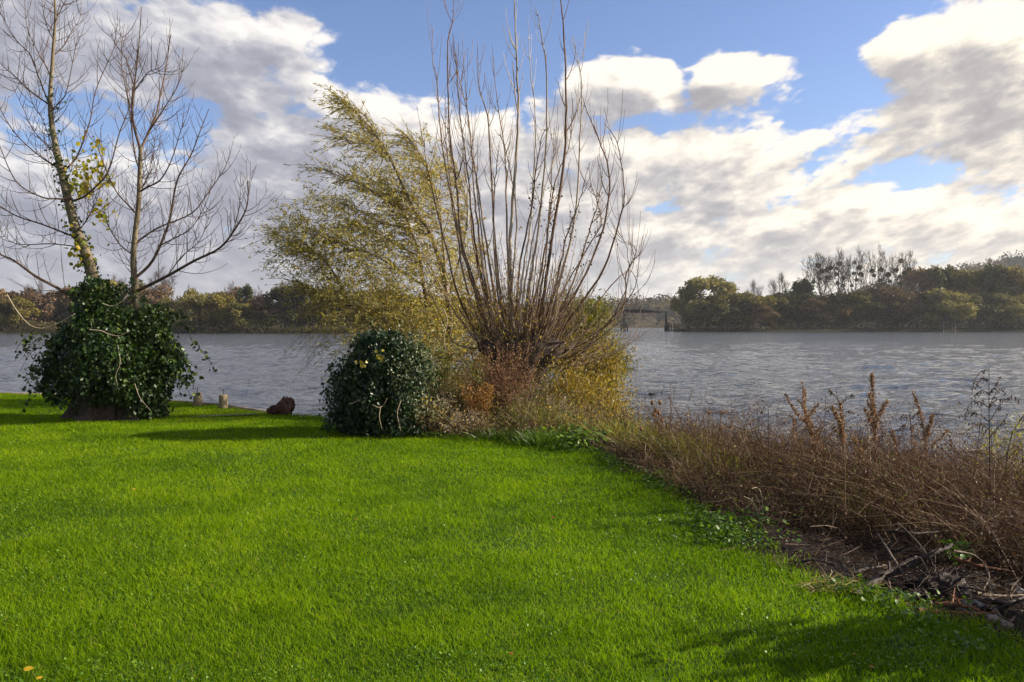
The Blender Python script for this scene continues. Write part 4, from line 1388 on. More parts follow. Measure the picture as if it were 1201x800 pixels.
# ------------------------------------------------------------------ right bank: dry thicket, tall dead weeds, debris
def build_right_bank():
    m_dry = leaf_mat('dry_bramble_stems', [(0, (0.028, 0.015, 0.010)), (.4, (0.078, 0.044, 0.025)), (.75, (0.17, 0.104, 0.056)), (.93, (0.37, 0.26, 0.165)), (1, (0.50, 0.40, 0.28))], .15, .75, .2, (1, .9, .75))
    m_bits = leaf_mat('dry_thicket_leaves', [(0, (0.05, 0.028, 0.018)), (.5, (0.13, 0.075, 0.045)), (.85, (0.22, 0.14, 0.075)), (.95, (0.17, 0.16, 0.04)), (1, (0.14, 0.18, 0.03))], .3, .65, .25, (1.1, 1, .7))
    mb, ml = MB(), MB()
    n = 30000
    x = rng.uniform(0.9, 8.6, n)
    y = rng.uniform(4.9, 18.0, n)
    sd = lawn_sd(x, y)
    ins = inside(SHORE, x, y)
    # the bare soil in the corner stays open
    front = np.interp(x, [1.5, 2.0, 2.6, 3.5, 4.1, 8], [7.6, 7.3, 7.35, 7.2, 5.3, 4.9]) + (vnoise(x, y, 1.7) - .5) * .7
    k = (sd < -.16) & ins & (y > front)
    x, y = x[k], y[k]
    n = len(x)
    z = G(x, y)
    b = np.stack([x, y, z], 1)
    hh = (.20 + 2.55 * fbm(x, y, 1.2, 3) ** 1.15) * rng.uniform(.35, 1.0, n) * (1 + .6 * (rng.random(n) < .08))
    hh = np.minimum(hh, 1.35)
    hh *= np.clip(.42 + .34 * (-lawn_sd(x, y)), .42, 1.1) * np.interp(y, [6, 9, 14, 18], [1.25, 1.2, .52, .4]) * (.70 + .9 * vnoise(x + 3, y + 9, 1.15) ** 1.5) * np.interp(x, [1.2, 2.2, 3.2], [.62, .8, 1.0])
    d = np.clip(rng.normal(size=(n, 3)) * [.55, .5, 0], -.85, .85) + [-.10, 0, 1]
    bend = np.clip(rng.normal(size=(n, 3)) * [.45, .45, .0], -.7, .7) + [-.12, 0, -.32]
    tone = np.clip(rng.beta(2, 2.2, n) * .85 + (fbm(x, y, 1.1, 3) - .4) * .5 + (rng.random(n) < .06) * .3, 0, 1)
    ribbons(mb, b, d, hh, rng.uniform(.0035, .008, n) * np.maximum(1, y / 8), bend, 4, tone)
    # the ragged fringe: taller single stems standing well above the tangle
    nt_ = 1500
    x2 = rng.uniform(1.0, 7.6, nt_)
    y2 = rng.uniform(6.6, 14.5, nt_)
    k2 = (lawn_sd(x2, y2) < -.3) & inside(SHORE, x2, y2) & (y2 > np.interp(x2, [1.5, 2.6, 4.5, 8], [7.8, 7.6, 7.0, 6.2])) & (fbm(x2 + 11, y2, .9, 3) > .40)
    x2, y2 = x2[k2], y2[k2]
    nt_ = len(x2)
    b2 = np.stack([x2, y2, G(x2, y2)], 1)
    h2 = rng.uniform(.85, 1.5, nt_) * np.interp(y2, [7, 10, 14], [1.0, .85, .7])
    d2 = rng.normal(size=(nt_, 3)) * [.17, .17, 0] + [-.05, 0, 1]
    e2 = rng.normal(size=(nt_, 3)) * [.14, .14, 0] + [-.05, 0, -.05]
    t2 = np.clip(rng.beta(2, 2.6, nt_), 0, .9)
    ribbons(mb, b2, d2, h2, rng.uniform(.0035, .0075, nt_), e2, 5, t2)
    for rep, (lo, hi, wd, lnr) in enumerate(((.35, .98, .07, (.012, .030)), (.55, 1.0, .022, (.010, .024)))):
        mm = 16
        f2 = rng.uniform(lo, hi, (nt_, mm, 1))
        q2 = b2[:, None] + unit(d2)[:, None] * h2[:, None, None] * f2 + e2[:, None] * h2[:, None, None] * f2 ** 2 + rng.normal(size=(nt_, mm, 3)) * wd * (rng.random((nt_, 1, 1)) < .8)
        q2 = q2.reshape(-1, 3)
        l2 = rng.uniform(*lnr, len(q2))
        leaves(ml, q2, rng.normal(size=(len(q2), 3)) + [0, 0, .3], rng.normal(size=(len(q2), 3)), l2, l2 * .45, 'chip', np.clip(np.repeat(rng.beta(2, 2, nt_), mm) * .9, 0, 1))
    # side twigs
    m = 4
    f = rng.uniform(.25, .95, (n, m, 1))
    q = b[:, None] + unit(d)[:, None] * hh[:, None, None] * f + bend[:, None] * hh[:, None, None] * f ** 2
    q = q.reshape(-1, 3)
    N = len(q)
    ribbons(mb, q, rng.normal(size=(N, 3)) + [0, 0, .7], rng.uniform(.06, .26, N), .0038, rng.normal(size=(N, 3)) * .3 + [0, 0, -.1], 2, np.clip(np.repeat(tone, m) + rng.normal(0, .1, N), 0, 1))
    kk = rng.random(N) < .85
    c = q[kk] + rng.normal(size=(kk.sum(), 3)) * .05
    M = len(c)
    ln = rng.uniform(.012, .04, M)
    leaves(ml, c, rng.normal(size=(M, 3)), rng.normal(size=(M, 3)), ln, ln * .5, 'chip', np.where((fbm(c[:, 0] + 50, c[:, 1] + 5, .9, 3) > .50) & (rng.random(M) < .5), rng.uniform(.94, 1, M), np.clip(rng.beta(2, 2.4, M) * .8 + (fbm(c[:, 0] + 20, c[:, 1], .7, 3) - .4) * 1.2, 0, .93)))
    tag(mb.build('dry_thicket', m_dry), 'brown tangle of dead bramble and weed stems filling the right bank', 'undergrowth', kind='stuff')
    tag(ml.build('thicket_leaves', m_bits), 'small withered leaves and seeds caught in the brown thicket', 'undergrowth', kind='stuff')

    m_stem = stem_mat('dead_weed_stem', [(0.2, (0.06, 0.032, 0.02)), (.5, (0.14, 0.08, 0.05)), (.9, (0.26, 0.17, 0.11))], 10)
    m_seed = leaf_mat('brown_seed_spike', [(0, (0.12, 0.065, 0.033)), (.5, (0.26, 0.15, 0.078)), (1, (0.42, 0.28, 0.16))], .2, .75, .15, (1.05, .95, .8))
    m_dark = stem_mat('dark_weed_stem', [(0.2, (0.030, 0.018, 0.015)), (.8, (0.09, 0.058, 0.045))], 10)
    m_dkleaf = leaf_mat('dark_seed_pods', [(0, (0.035, 0.022, 0.018)), (1, (0.11, 0.07, 0.05))], .15, .7, .2)
    m_pale = stem_mat('pale_straw_stem', [(0.2, (0.24, 0.18, 0.11)), (.8, (0.48, 0.40, 0.28))], 10)

    def path(pts, Y, base_px=None):
        bs = ground(base_px if base_px else pts[-1][0], None, Y)
        c = [P(a, b, Y) for a, b in pts]
        return smooth_path(c + [bs], 26)[::-1], bs      # root first

    def spike(pts, Y, label, dens=260, w=.026, r=.006, frac=.62, base_px=None, side=0, mat=m_seed, name='seed_spike_weed'):
        pth, bs = path(pts, Y, base_px)
        root = thing(name, bs, label, 'weed')
        ms, mf = MB(), MB()
        tube(ms, pth, np.linspace(r, .0015, 26), 4, .5)
        lines = [(pth, 1.0)]
        for q in range(side):
            i = rng.integers(8, 17)
            d = unit(np.array([rng.normal() * .35, rng.normal() * .35, 1.0]))
            L = rng.uniform(.18, .42)
            sp = pth[i] + d * L * np.linspace(0, 1, 26)[:, None] + np.array([rng.normal() * .05, 0, 0]) * np.linspace(0, 1, 26)[:, None] ** 2
            tube(ms, sp, np.linspace(r * .6, .0012, 26), 3, .5)
            lines.append((sp, .35))
        for ln_, wt in lines:
            m = int(1.25 * dens * wt)
            f = (1 - frac + frac * rng.random(m)) * 25 if wt == 1.0 else (.25 + .75 * rng.random(m)) * 25
            clump = .45 + .55 * (np.sin(f * 1.9 + rng.random() * 6) > -.35)
            ii = np.minimum(f.astype(int), 24)
            taper = np.clip(1.25 - f / 25, .18, 1) ** .6
            cc = ln_[ii] + (ln_[ii + 1] - ln_[ii]) * (f - ii)[:, None] + rng.normal(size=(m, 3)) * (w * taper * clump * .46)[:, None]
            L = rng.uniform(.010, .026, m)
            leaves(mf, cc, rng.normal(size=(m, 3)) + [0, 0, .6], rng.normal(size=(m, 3)), L, L * .7, 'chip')
        part(ms, 'stem', m_stem, root)
        part(mf, 'seed_heads', mat, root)

    spike([(1022, 438), (1024, 465), (1027, 520), (1028, 575)], 7.9, 'tallest and thickest brown seed spike standing upright above the dry thicket', 620, .040, .008, .72, 1030, 5)
    spike([(921, 462), (934, 485), (951, 503), (972, 545)], 8.6, 'brown seed spike leaning left, crossing a second spike at its middle', 380, .030, .006, .66, 1000, 3)
    spike([(944, 457), (945, 488), (952, 515), (962, 560)], 8.9, 'upright seed spike crossed by the left leaning one, left of the tallest spike', 330, .028, .006, .6, 968, 3)
    spike([(976, 478), (985, 498), (990, 525), (991, 590)], 7.3, 'dark stemmed seed spike curving left at its tip, just left of the tallest spike', 360, .030, .007, .45, 991, 2)
    spike([(1071, 460), (1080, 488), (1085, 520), (1087, 570)], 8.8, 'bent tipped seed spike right of the tallest one, with a twiggy tuft beside it', 420, .030, .006, .62, 1089, 4)
    spike([(1047, 505), (1050, 530), (1053, 575)], 8.4, 'short seed spike directly right of the tallest spike', 220, .026, .005, .6, 1055, 2)
    spike([(931, 488), (931, 510), (936, 545)], 9.2, 'small drooping podded weed under the left leaning spike', 150, .026, .004, .55, 940, 1)
    spike([(957, 500), (963, 525), (970, 560)], 9.4, 'slight seed spike low between the two crossing spikes and the curved one', 150, .024, .004, .6, 972, 1)
    spike([(1003, 512), (1004, 540), (1008, 580)], 8.6, 'thin short seed spike between the curved spike and the tallest one', 140, .022, .004, .55, 1010, 1)
    spike([(1070, 500), (1072, 530), (1074, 570)], 9.2, 'low dark seed spike left of the bent tipped one', 160, .024, .004, .6, 1074, 2)

    # twiggy skeleton plant at the far right, arching pods either side of a straight stem
    def skeleton(stem_pts, Y, arms, label, base_px, r=.009, mat=m_dark):
        pth, bs = path(stem_pts, Y, base_px)
        root = thing('skeleton_weed', bs, label, 'weed')
        ms, mf = MB(), MB()
        tube(ms, pth, np.linspace(r, .0025, 26), 5, .4)
        for pts in arms:
            a = smooth_path([P(u, v, Y + .12 * i * (1 if rng.random() < .5 else -1) * .4) for i, (u, v) in enumerate(pts)], 12)
            tube(ms, a, np.linspace(.0045, .0016, 12), 3, .4)
            for q in range(26):
                i = rng.integers(2, 12)
                L = rng.uniform(.018, .045)
                leaves(mf, a[i][None] + rng.normal(size=(1, 3)) * .008, np.array([[rng.normal() * .5, rng.normal() * .5, -1]]), rng.normal(size=(1, 3)), L, L * .28, 'lance')
        part(ms, 'stem', mat, root)
        part(mf, 'seed_pods', m_dkleaf, root)

    skeleton([(1160, 432), (1160, 480), (1161, 540), (1162, 600)], 7.6,
             [[(1159, 434), (1150, 436), (1143, 446), (1141, 456)], [(1160, 462), (1152, 458), (1146, 462), (1143, 470)], [(1160, 462), (1168, 452), (1173, 442)], [(1160, 478), (1146, 470), (1138, 474), (1132, 486)],
              [(1160, 476), (1168, 462), (1177, 455), (1180, 462)], [(1161, 495), (1148, 486), (1138, 484), (1130, 489)], [(1161, 494), (1174, 474), (1188, 464), (1194, 470)], [(1161, 505), (1150, 497), (1140, 500)],
              [(1161, 512), (1172, 500), (1182, 486)], [(1161, 478), (1166, 470), (1178, 468)], [(1160, 446), (1152, 444), (1146, 452)]],
             'tall dark skeleton weed with arching podded arms, far right against the river', 1162)
    skeleton([(1201, 488), (1192, 500), (1186, 512), (1180, 550)], 8.0, [[(1196, 494), (1204, 484), (1212, 480)], [(1190, 503), (1198, 504), (1206, 500)]], 'dark podded weed leaning right, at the right border by the yellow green bush', 1176, .006)
    skeleton([(898, 474), (901, 478), (901, 510), (902, 545)], 9.0, [[(899, 475), (893, 482), (890, 492)]], 'single thin stalk with a hooked tip, standing alone above the thicket', 902, .005)
    skeleton([(870, 497), (876, 508), (884, 520), (892, 545)], 9.4, [[(878, 512), (884, 506), (890, 508)]], 'thin dark stalk leaning left between flat umbel and hooked stalk', 896, .005)
    skeleton([(1066, 482), (1068, 500), (1070, 540)], 9.0, [[(1067, 492), (1060, 486), (1056, 490)], [(1067, 494), (1075, 484), (1078, 480)], [(1068, 502), (1076, 496), (1082, 498)], [(1068, 502), (1060, 498), (1056, 504)], [(1069, 512), (1080, 506), (1088, 512)]],
             'fine dark twiggy weed beside the bent tipped seed spike', 1072, .005)
    skeleton([(980, 455), (985, 480), (990, 520)], 8.3, [[(983, 470), (976, 460), (972, 456)], [(984, 476), (994, 466), (1000, 462)], [(985, 482), (975, 476), (968, 480)], [(986, 490), (996, 482), (1001, 484)]],
             'airy fine weed with tiny pods rising behind the curved seed spike', 992, .003)
    skeleton([(801, 483), (797, 500), (793, 514), (784, 528)], 10.6, [[(795, 508), (800, 500), (804, 490)], [(790, 519), (784, 505), (780, 494)], [(787, 470), (787, 500), (786, 525)]], 'forked grey dead weed just right of the teasels', 780, .005)
    skeleton([(866, 516), (867, 535), (868, 560)], 9.6, [[(871, 512), (871, 530), (869, 552)], [(878, 520), (876, 540), (872, 560)]], 'three straight bare rods standing close together in the thicket', 869, .005)

    # umbel
    def umbel():
        Y = 9.8
        pth, bs = path([(846, 486), (843, 510), (843, 545)], Y, 843)
        root = thing('umbel_weed', bs, 'dead hogweed with flat brown umbels on a forked stem above the thicket', 'weed')
        ms, mf = MB(), MB()
        tube(ms, pth, np.linspace(.008, .004, 26), 5, .6)
        tops = [(847, 483, .07), (845, 501, .045), (831, 484, .03), (857, 500, .03)]
        for (u, v, R), st in zip(tops, [pth[-1], P(843, 520, Y), P(842, 518, Y), P(843, 524, Y)]):
            t = P(u, v, Y)
            tube(ms, smooth_path([st, (st + t) / 2 + [(t[0] - st[0]) * .2, 0, -.02], t - [0, 0, .02]], 8), .0035, 4, .6)
            for q in range(16):
                a, rr = rng.uniform(0, 2 * pi), R * rng.random() ** .5
                e = t + np.array([rr * cos(a), rr * sin(a), rng.normal() * .004])
                tube(ms, [t - [0, 0, .03], e], .0014, 3, .6)
                m = 7
                L = rng.uniform(.008, .016, m)
                leaves(mf, e + rng.normal(size=(m, 3)) * [.01, .01, .003], rng.normal(size=(m, 3)), rng.normal(size=(m, 3)), L, L * .8, 'chip')
        part(ms, 'stem', m_stem, root)
        part(mf, 'umbel', m_seed, root)
    umbel()

    # teasels
    def teasel():
        Y = 10.9
        bs = ground(774, None, Y)
        root = thing('teasel', bs, 'clump of dead teasels with egg shaped brown heads at the water edge', 'weed')
        ms = MB()
        for u, v in [(765, 472), (774, 472), (769, 481), (772.5, 484), (776.5, 493), (782, 501), (752, 503), (777, 510), (767, 486)]:
            t = P(u, v, Y + rng.normal() * .12)
            tube(ms, smooth_path([bs + rng.normal(size=3) * [.06, .06, 0], (bs * .45 + t * .55) + [(bs[0] - t[0]) * .25, 0, 0], t - [0, 0, .02]], 10), np.linspace(.006, .003, 10), 4, .6)
            mh = MB()
            zs = np.linspace(-.032, .034, 8)
            tube(mh, t + np.stack([0 * zs, 0 * zs, zs], 1), [.006, .016, .021, .022, .020, .016, .010, .003], 8, .5)
            m = 60
            k = rng.integers(0, 8, m)
            a = rng.uniform(0, 2 * pi, m)
            rr = np.array([.006, .016, .021, .022, .020, .016, .010, .003])[k]
            dirs = np.stack([np.cos(a), np.sin(a), rng.normal(size=m) * .4 + .4], 1)
            leaves(mh, t + np.stack([rr * np.cos(a), rr * np.sin(a), zs[k]], 1), dirs, rng.normal(size=(m, 3)), .012, .004, 'chip')
            for q in range(5):
                a = q * 1.26
                leaves(mh, (t - [0, 0, .03])[None], np.array([[cos(a), sin(a), .5]]), np.array([[0, 0, 1.0]]), .05, .005, 'lance')
            part(mh, 'head', m_seed, root)
        part(ms, 'stems', m_stem, root)
    teasel()

    # pale stems and tan tuft on the near side of the thicket
    def pale(pxs, Y, label, name='pale_stalks', mat=m_pale):
        bs = ground(pxs[0][-1][0], None, Y)
        root = thing(name, bs, label, 'weed')
        ms = MB()
        for pts in pxs:
            c = [P(u, v, Y + rng.normal() * .04) for u, v in pts]
            tube(ms, smooth_path(c + [bs + rng.normal(size=3) * [.05, .05, 0]], 14), np.linspace(.0028, .0055, 14), 4, rng.random())
        part(ms, 'stems', mat, root)
    pale([[(882, 573), (888, 572), (893, 580), (897, 610)], [(902, 590), (899, 600), (902, 625)], [(878, 600), (888, 605), (897, 630)], [(918, 600), (912, 615), (907, 640)], [(925, 594), (915, 620), (910, 642)], [(886, 580), (894, 600), (905, 640)], [(872, 582), (884, 590), (898, 625)]],
         7.4, 'cluster of pale bent straw stems at the left front of the brown thicket')
    pale([[(758, 530), (759, 545), (760, 556)], [(757, 520), (757, 540), (759, 555)]], 9.9, 'short pair of pale bare stalks on the lawn edge left of the teasels')
    tb = ground(796, None, 8.9)
    n = 260
    m = MB()
    pts = tb + np.stack([rng.normal(size=n) * .07, rng.normal(size=n) * .07, np.zeros(n)], 1)
    ribbons(m, pts, rng.normal(size=(n, 3)) * .35 + [0, 0, 1], rng.uniform(.16, .4, n), .005, rng.normal(size=(n, 3)) * .35 + [.35, -.1, -.35], 5)
    tag(m.build('dry_grass_tussock', leaf_mat('tan_grass', [(0, (0.20, 0.12, 0.06)), (1, (0.42, 0.29, 0.17))], .3, .7, .2), origin=tb), 'tan dry grass tussock flopping to the right beside the lawn edge', 'grass tuft')

    # yellow green bush on the right border
    b = ground(1192, None, 9.6)
    root = thing('spindly_willow', b, 'young yellow green willow bush at the right hand border of the thicket', 'bush')
    mt, mf = MB(), MB()
    for q in range(16):
        e = b + np.array([rng.normal() * .32 + .1, rng.normal() * .3, rng.uniform(.75, 1.32)])
        pth = smooth_path([b, (b + e) / 2 + rng.normal(size=3) * .05, e], 9)
        tube(mt, pth, np.linspace(.008, .002, 9), 4, .5)
        m = 85
        ii = rng.integers(3, 9, m)
        ln = rng.uniform(.03, .06, m)
        leaves(mf, pth[ii] + rng.normal(size=(m, 3)) * .07, rng.normal(size=(m, 3)), rng.normal(size=(m, 3)), ln, ln * .35, 'lance', rng.beta(2, 2, m))
    part(mt, 'stems', m_stem, root)
    part(mf, 'foliage', leaf_mat('spindly_willow_leaves', [(0, (0.10, 0.12, 0.02)), (.6, (0.26, 0.25, 0.05)), (.94, (0.40, 0.36, 0.11)), (1, (0.50, 0.33, 0.02))], .42, .5, .3, (1.2, 1.15, .5)), root)

    # ---- flotsam on the bare soil
    m_wet = stem_mat('wet_driftwood', [(0.25, (0.010, 0.007, 0.006)), (.5, (0.028, 0.019, 0.015)), (.75, (0.062, 0.043, 0.033)), (.95, (0.13, 0.10, 0.08))], 7, .7, (1, 1, 1), 1.0)
    m_rot = stem_mat('rotten_red_timber', [(0.25, (0.04, 0.017, 0.010)), (.5, (0.12, 0.048, 0.024)), (.8, (0.24, 0.11, 0.055))], 8, .75, (.3, 1, 1), 1.0)
    m_dw = stem_mat('bleached_driftwood', [(0.25, (0.05, 0.034, 0.025)), (.6, (0.12, 0.088, 0.064)), (.9, (0.24, 0.19, 0.15))], 8)

    def onground(px, py):
        """where the line of sight through a photo point meets the soil"""
        Y = np.linspace(3.5, 16, 500)
        x = (px - 600.5) / F * Y
        z = CAMZ + (381 - py) / F * Y
        g = G(x, Y)
        i = np.argmax(z < g)
        return np.array([x[i], Y[i], g[i]])

    def stick(pts, r, mat, label, name='driftwood_stick', lift=.02, arch=None, cat='driftwood'):
        """pts on the soil in photo coordinates; arch lifts the points (metres)"""
        c = np.array([onground(*p) for p in pts])
        c[:, 2] += lift
        if arch is not None: c[:, 2] += np.array(arch)
        n = 6 + 4 * len(pts)
        pth = smooth_path(c, n)
        pth[1:-1] += rng.normal(size=(n - 2, 3)) * r * .18
        m = MB()
        tube(m, pth, r * np.linspace(1, .55, n) * (1 + .12 * rng.normal(size=n)), 7, rng.random())
        for q in range(3):
            i = rng.integers(2, n - 1)
            tube(m, [pth[i], pth[i] + rng.normal(size=3) * [.05, .05, .02] + [0, 0, .05]], [r * .5, r * .15], 4, .5)
        tag(m.build(name, mat, origin=c[0]), label, cat)

    stick([(1003, 702), (1040, 690), (1075, 682)], .026, m_wet, 'dark driftwood branch lying up against the root lump from the left', arch=[0, .07, .14])
    stick([(1070, 688), (1096, 682), (1118, 676)], .022, m_wet, 'thickest dark branch across the top of the root lump', arch=[.10, .17, .20])
    stick([(1118, 688), (1146, 686), (1160, 690), (1154, 697)], .007, m_dw, 'pale thin stick arching over the right side of the flotsam heap', arch=[.20, .15, .07, 0])
    stick([(1030, 660), (1050, 680), (1068, 690)], .009, m_dw, 'pale straight stick leaning from the thicket, left of the flotsam heap', arch=[.20, .10, 0])
    stick([(1053, 662), (1075, 672), (1096, 685)], .009, m_dw, 'second pale stick, sloping down onto the root lump', arch=[.30, .20, .08])
    stick([(1066, 685), (1082, 700), (1092, 712)], .012, m_dw, 'short bleached stick with a fork below the root lump', arch=[.05, .03, 0])
    stick([(1042, 695), (1046, 706), (1048, 714)], .008, m_dw, 'tiny upright pale splinter left below the heap', arch=[.05, .03, 0])
    stick([(1120, 672), (1150, 676), (1190, 678)], .016, m_rot, 'reddish branch lying behind the heap toward the right border', arch=[.08, .05, .03])
    stick([(1040, 655), (1075, 662), (1118, 655), (1140, 650)], .012, m_wet, 'long dark bough arching above the flotsam heap', arch=[.20, .22, .22, .14])
    stick([(1161, 731), (1174, 735), (1186, 741)], .030, m_dw, 'stubby weathered log nearest the camera at the lower right')
    stick([(1076, 722), (1115, 724), (1158, 726)], .020, m_rot, 'long crumbling red brown timber lying along the grass edge', 'rotten_timber')
    stick([(1098, 716), (1125, 718), (1148, 722)], .016, m_rot, 'shorter red brown timber resting behind the long crumbling one', 'rotten_timber', .03)
    stick([(1108, 728), (1135, 729), (1150, 732)], .013, m_wet, 'dark wet stick just in front of the crumbling red timber')
    stick([(1145, 700), (1172, 704), (1201, 702)], .012, m_dw, 'pale stick among the grey stones at the right border')
    stick([(905, 652), (912, 662), (916, 670)], .008, m_dw, 'lone pale twig on the soil left, under the thicket')

    spots = [(955, 668, 'short dark stick on the mud left of the straw wisp'), (1012, 676, 'dark broken stick on the mud between straw wisp and heap'), (1090, 702, 'stick jammed crosswise under the root lump'), (1125, 700, 'stick poking right from under the root lump'),
             (1150, 712, 'black wet stick between the grey stones'), (1182, 716, 'thick black stick low by the right border'), (1060, 706, 'stick half sunk before the heap, pointing at the grass'), (1108, 694, 'split dark stick lying over the root lump'), (1136, 684, 'dark stick behind the heap, right of the root lump')]
    for px, py, lab in spots:
        dx, dy = rng.uniform(14, 30), rng.uniform(-7, 7)
        stick([(px - dx, py - dy), (px, py), (px + dx, py + dy)], rng.uniform(.010, .022), m_wet, lab, arch=[0, rng.uniform(0, .05), rng.uniform(0, .06)])

    # root lump
    c = onground(1102, 688)
    root = thing('root_lump', c, 'dark matted root lump at the centre of the flotsam heap', 'driftwood')
    m = MB()
    u = np.linspace(0, 2 * pi, 26, endpoint=False)
    v_ = np.linspace(.05, pi - .4, 16)
    V = []
    for b_ in v_:
        rr = 1 + .16 * np.sin(u * 3 + b_ * 4) + .10 * np.sin(u * 5 - b_ * 5) + .05 * rng.normal(size=26)
        V.append(np.stack([c[0] + .19 * rr * np.sin(b_) * np.cos(u), c[1] + .15 * rr * np.sin(b_) * np.sin(u), c[2] + .0 + .075 * rr * np.cos(b_)], 1))
    i = np.arange(15)[:, None] * 26
    j = np.arange(26)[None]
    k = (j + 1) % 26
    m.add(np.concatenate(V), None, np.stack([i + j, i + 26 + j, i + 26 + k, i + k], -1).reshape(-1, 4), .3)
    part(m, 'root_mass', m_wet, root, True)
    m = MB()
    for q in range(60):
        d = unit(rng.normal(size=3) * [1, 1, .6] + [0, 0, .35])
        p0 = c + d * [.17, .14, .07]
        pth = smooth_path([p0, p0 + d * .08 + rng.normal(size=3) * .04, p0 + d * [1.4, 1, .3] * rng.uniform(.06, .2) + rng.normal(size=3) * [.07, .07, .03]], 6)
        tube(m, pth, np.linspace(.006, .0015, 6), 4, rng.random())
    part(m, 'rootlets', m_wet, root)

    # stones, each its own
    m_stone = None
    mS, nt, out = new_mat('grey_debris_stone')
    tc = nt.node('ShaderNodeTexCoord').outputs['Object']
    nz = nt.noise(tc, 18, 6, .65)
    nt.put(out.inputs[0], principled(nt, nt.ramp(nz, [(.3, (.035, .032, .03)), (.55, (.12, .112, .105)), (.72, (.30, .29, .28))]), .7, .35, bump(nt, nz, .8, .02)))
    labels = ['largest pale grey stone right of the heap on bare soil', 'flat blue grey stone below the heap, near the timber', 'whitish lump of rubble by the right border', 'small pale stone beside the stubby weathered log',
              'grey stone tucked under the arching pale stick', 'pair end stone farthest right among the rubble', 'dull stone half sunk left of the root lump', 'small light chip in front of the flat blue grey stone']
    for (px, py, r), lab in zip([(1160, 690, .05), (1140, 712, .055), (1186, 688, .05), (1162, 738, .03), (1136, 694, .04), (1196, 697, .045), (1030, 705, .04), (1128, 716, .028)], labels):
        c = onground(px, py)
        m = MB()
        N = 12
        u = np.linspace(0, 2 * pi, N, endpoint=False)
        V = []
        ph = rng.uniform(0, 6, 4)
        for b_ in np.linspace(.02, pi - .02, 8):
            rr = 1 + .2 * np.sin(2 * u + ph[0] + b_) + .15 * np.sin(3 * u + ph[1] - 2 * b_) + .05 * rng.normal(size=N)
            V.append(np.stack([c[0] + r * 1.3 * rr * np.sin(b_) * np.cos(u), c[1] + r * rr * np.sin(b_) * np.sin(u), c[2] + r * .15 + r * .5 * np.cos(b_) * rr], 1))
        i = np.arange(7)[:, None] * N
        j = np.arange(N)[None]
        k = (j + 1) % N
        m.add(np.concatenate(V), None, np.stack([i + j, i + N + j, i + N + k, i + k], -1).reshape(-1, 4))
        tag(m.build('stone', mS, origin=c), lab, 'stone', 'stones among the flotsam')

    # litter: chips of bark, dead leaves, reed bits, uncountable
    n = 26000
    x = rng.uniform(1.2, 5.5, n)
    y = rng.uniform(4.2, 9.0, n)
    k = (lawn_sd(x, y) < -.02)
    x, y = x[k], y[k]
    n = len(x)
    z = G(x, y)
    ln = rng.uniform(.008, .055, n) * rng.uniform(.3, 1, n)
    m = MB()
    leaves(m, np.stack([x, y, z + rng.uniform(.004, .03, n)], 1), rng.normal(size=(n, 3)) * [1, 1, .25], rng.normal(size=(n, 3)) * .5 + [0, 0, 1], ln, ln * rng.uniform(.15, .7, n), 'chip', np.clip(rng.beta(1.6, 2.6, n), 0, 1))
    tag(m.build('soil_litter', leaf_mat('soil_litter', [(0, (0.014, 0.009, 0.007)), (.5, (0.045, 0.027, 0.018)), (.8, (0.11, 0.062, 0.038)), (.97, (0.24, 0.17, 0.115)), (1, (.40, .38, .35))], .1, .7, .2)),
        'chips of bark, dead leaves and reed bits strewn over the bare soil', 'litter', kind='stuff')
    n = 5200
    x = rng.uniform(1.2, 5.5, n)
    y = rng.uniform(4.4, 9.0, n)
    k = (lawn_sd(x, y) < .03)
    x, y = x[k], y[k]
    n = len(x)
    m = MB()
    ribbons(m, np.stack([x, y, G(x, y) + rng.uniform(.004, .045, n)], 1), rng.normal(size=(n, 3)) * [1, 1, .16], rng.uniform(.05, .30, n), rng.uniform(.003, .008, n), rng.normal(size=(n, 3)) * [.35, .35, .05] + [0, 0, -.04], 4, np.clip(rng.beta(1.5, 3.4, n), 0, 1))
    tag(m.build('twig_litter', m_dry), 'fine broken twigs and straw lying criss cross on the bare soil', 'litter', kind='stuff')
    # straw wisp on the soil
    c = onground(975, 694)
    n = 110
    m = MB()
    d = rng.normal(size=(n, 3)) * [1, .5, .1] + [.3, 0, .1]
    ribbons(m, c + rng.normal(size=(n, 3)) * [.10, .05, .008] + [0, 0, .02], d, rng.uniform(.08, .26, n), .006, rng.normal(size=(n, 3)) * [.3, .3, .1] + [0, 0, -.05], 3)
    tag(m.build('straw_wisp', leaf_mat('straw', [(0, (0.22, 0.15, 0.08)), (1, (0.48, 0.36, 0.22))], .3, .6, .3), origin=c), 'wisp of flattened tan straw on the soil beside the grass edge', 'straw')

    # branch hanging low over the water right of the pollard, logs afloat
    def floatlog(px, py, L, r, label, rot=0.0):
        Yw = (CAMZ - WATER_Z) * F / (py - 381)
        c = np.array([(px - 600.5) / F * Yw, Yw, WATER_Z + r * .2])
        d = np.array([cos(rot), sin(rot), .0])
        n = 14
        t = np.linspace(-.5, .5, n)[:, None]
        pth = c + d * L * t + np.array([0, 0, 1]) * (.02 * np.sin(t * 6)) + rng.normal(size=(n, 3)) * r * .12
        m = MB()
        tube(m, pth, r * np.interp(np.linspace(0, 1, n), [0, .05, .8, 1], [.6, 1, .8, .4]), 8, .4)
        tube(m, [pth[5], pth[5] + [.1, 0, .15]], [r * .4, r * .15], 4, .4)
        tag(m.build('floating_log', m_wet, origin=c), label, 'log')
    floatlog(1134, 534, 1.1, .075, 'dark log lying at the river margin behind the skeleton weed', .12)
    floatlog(1062, 532, .6, .045, 'slim log at the water edge between the seed spikes', .1)
    floatlog(778, 462, 1.1, .05, 'thin dark branch afloat on open water above the teasels', .1)
    floatlog(738, 433, .9, .06, 'short log end jutting from the promontory tip into the river', .0)

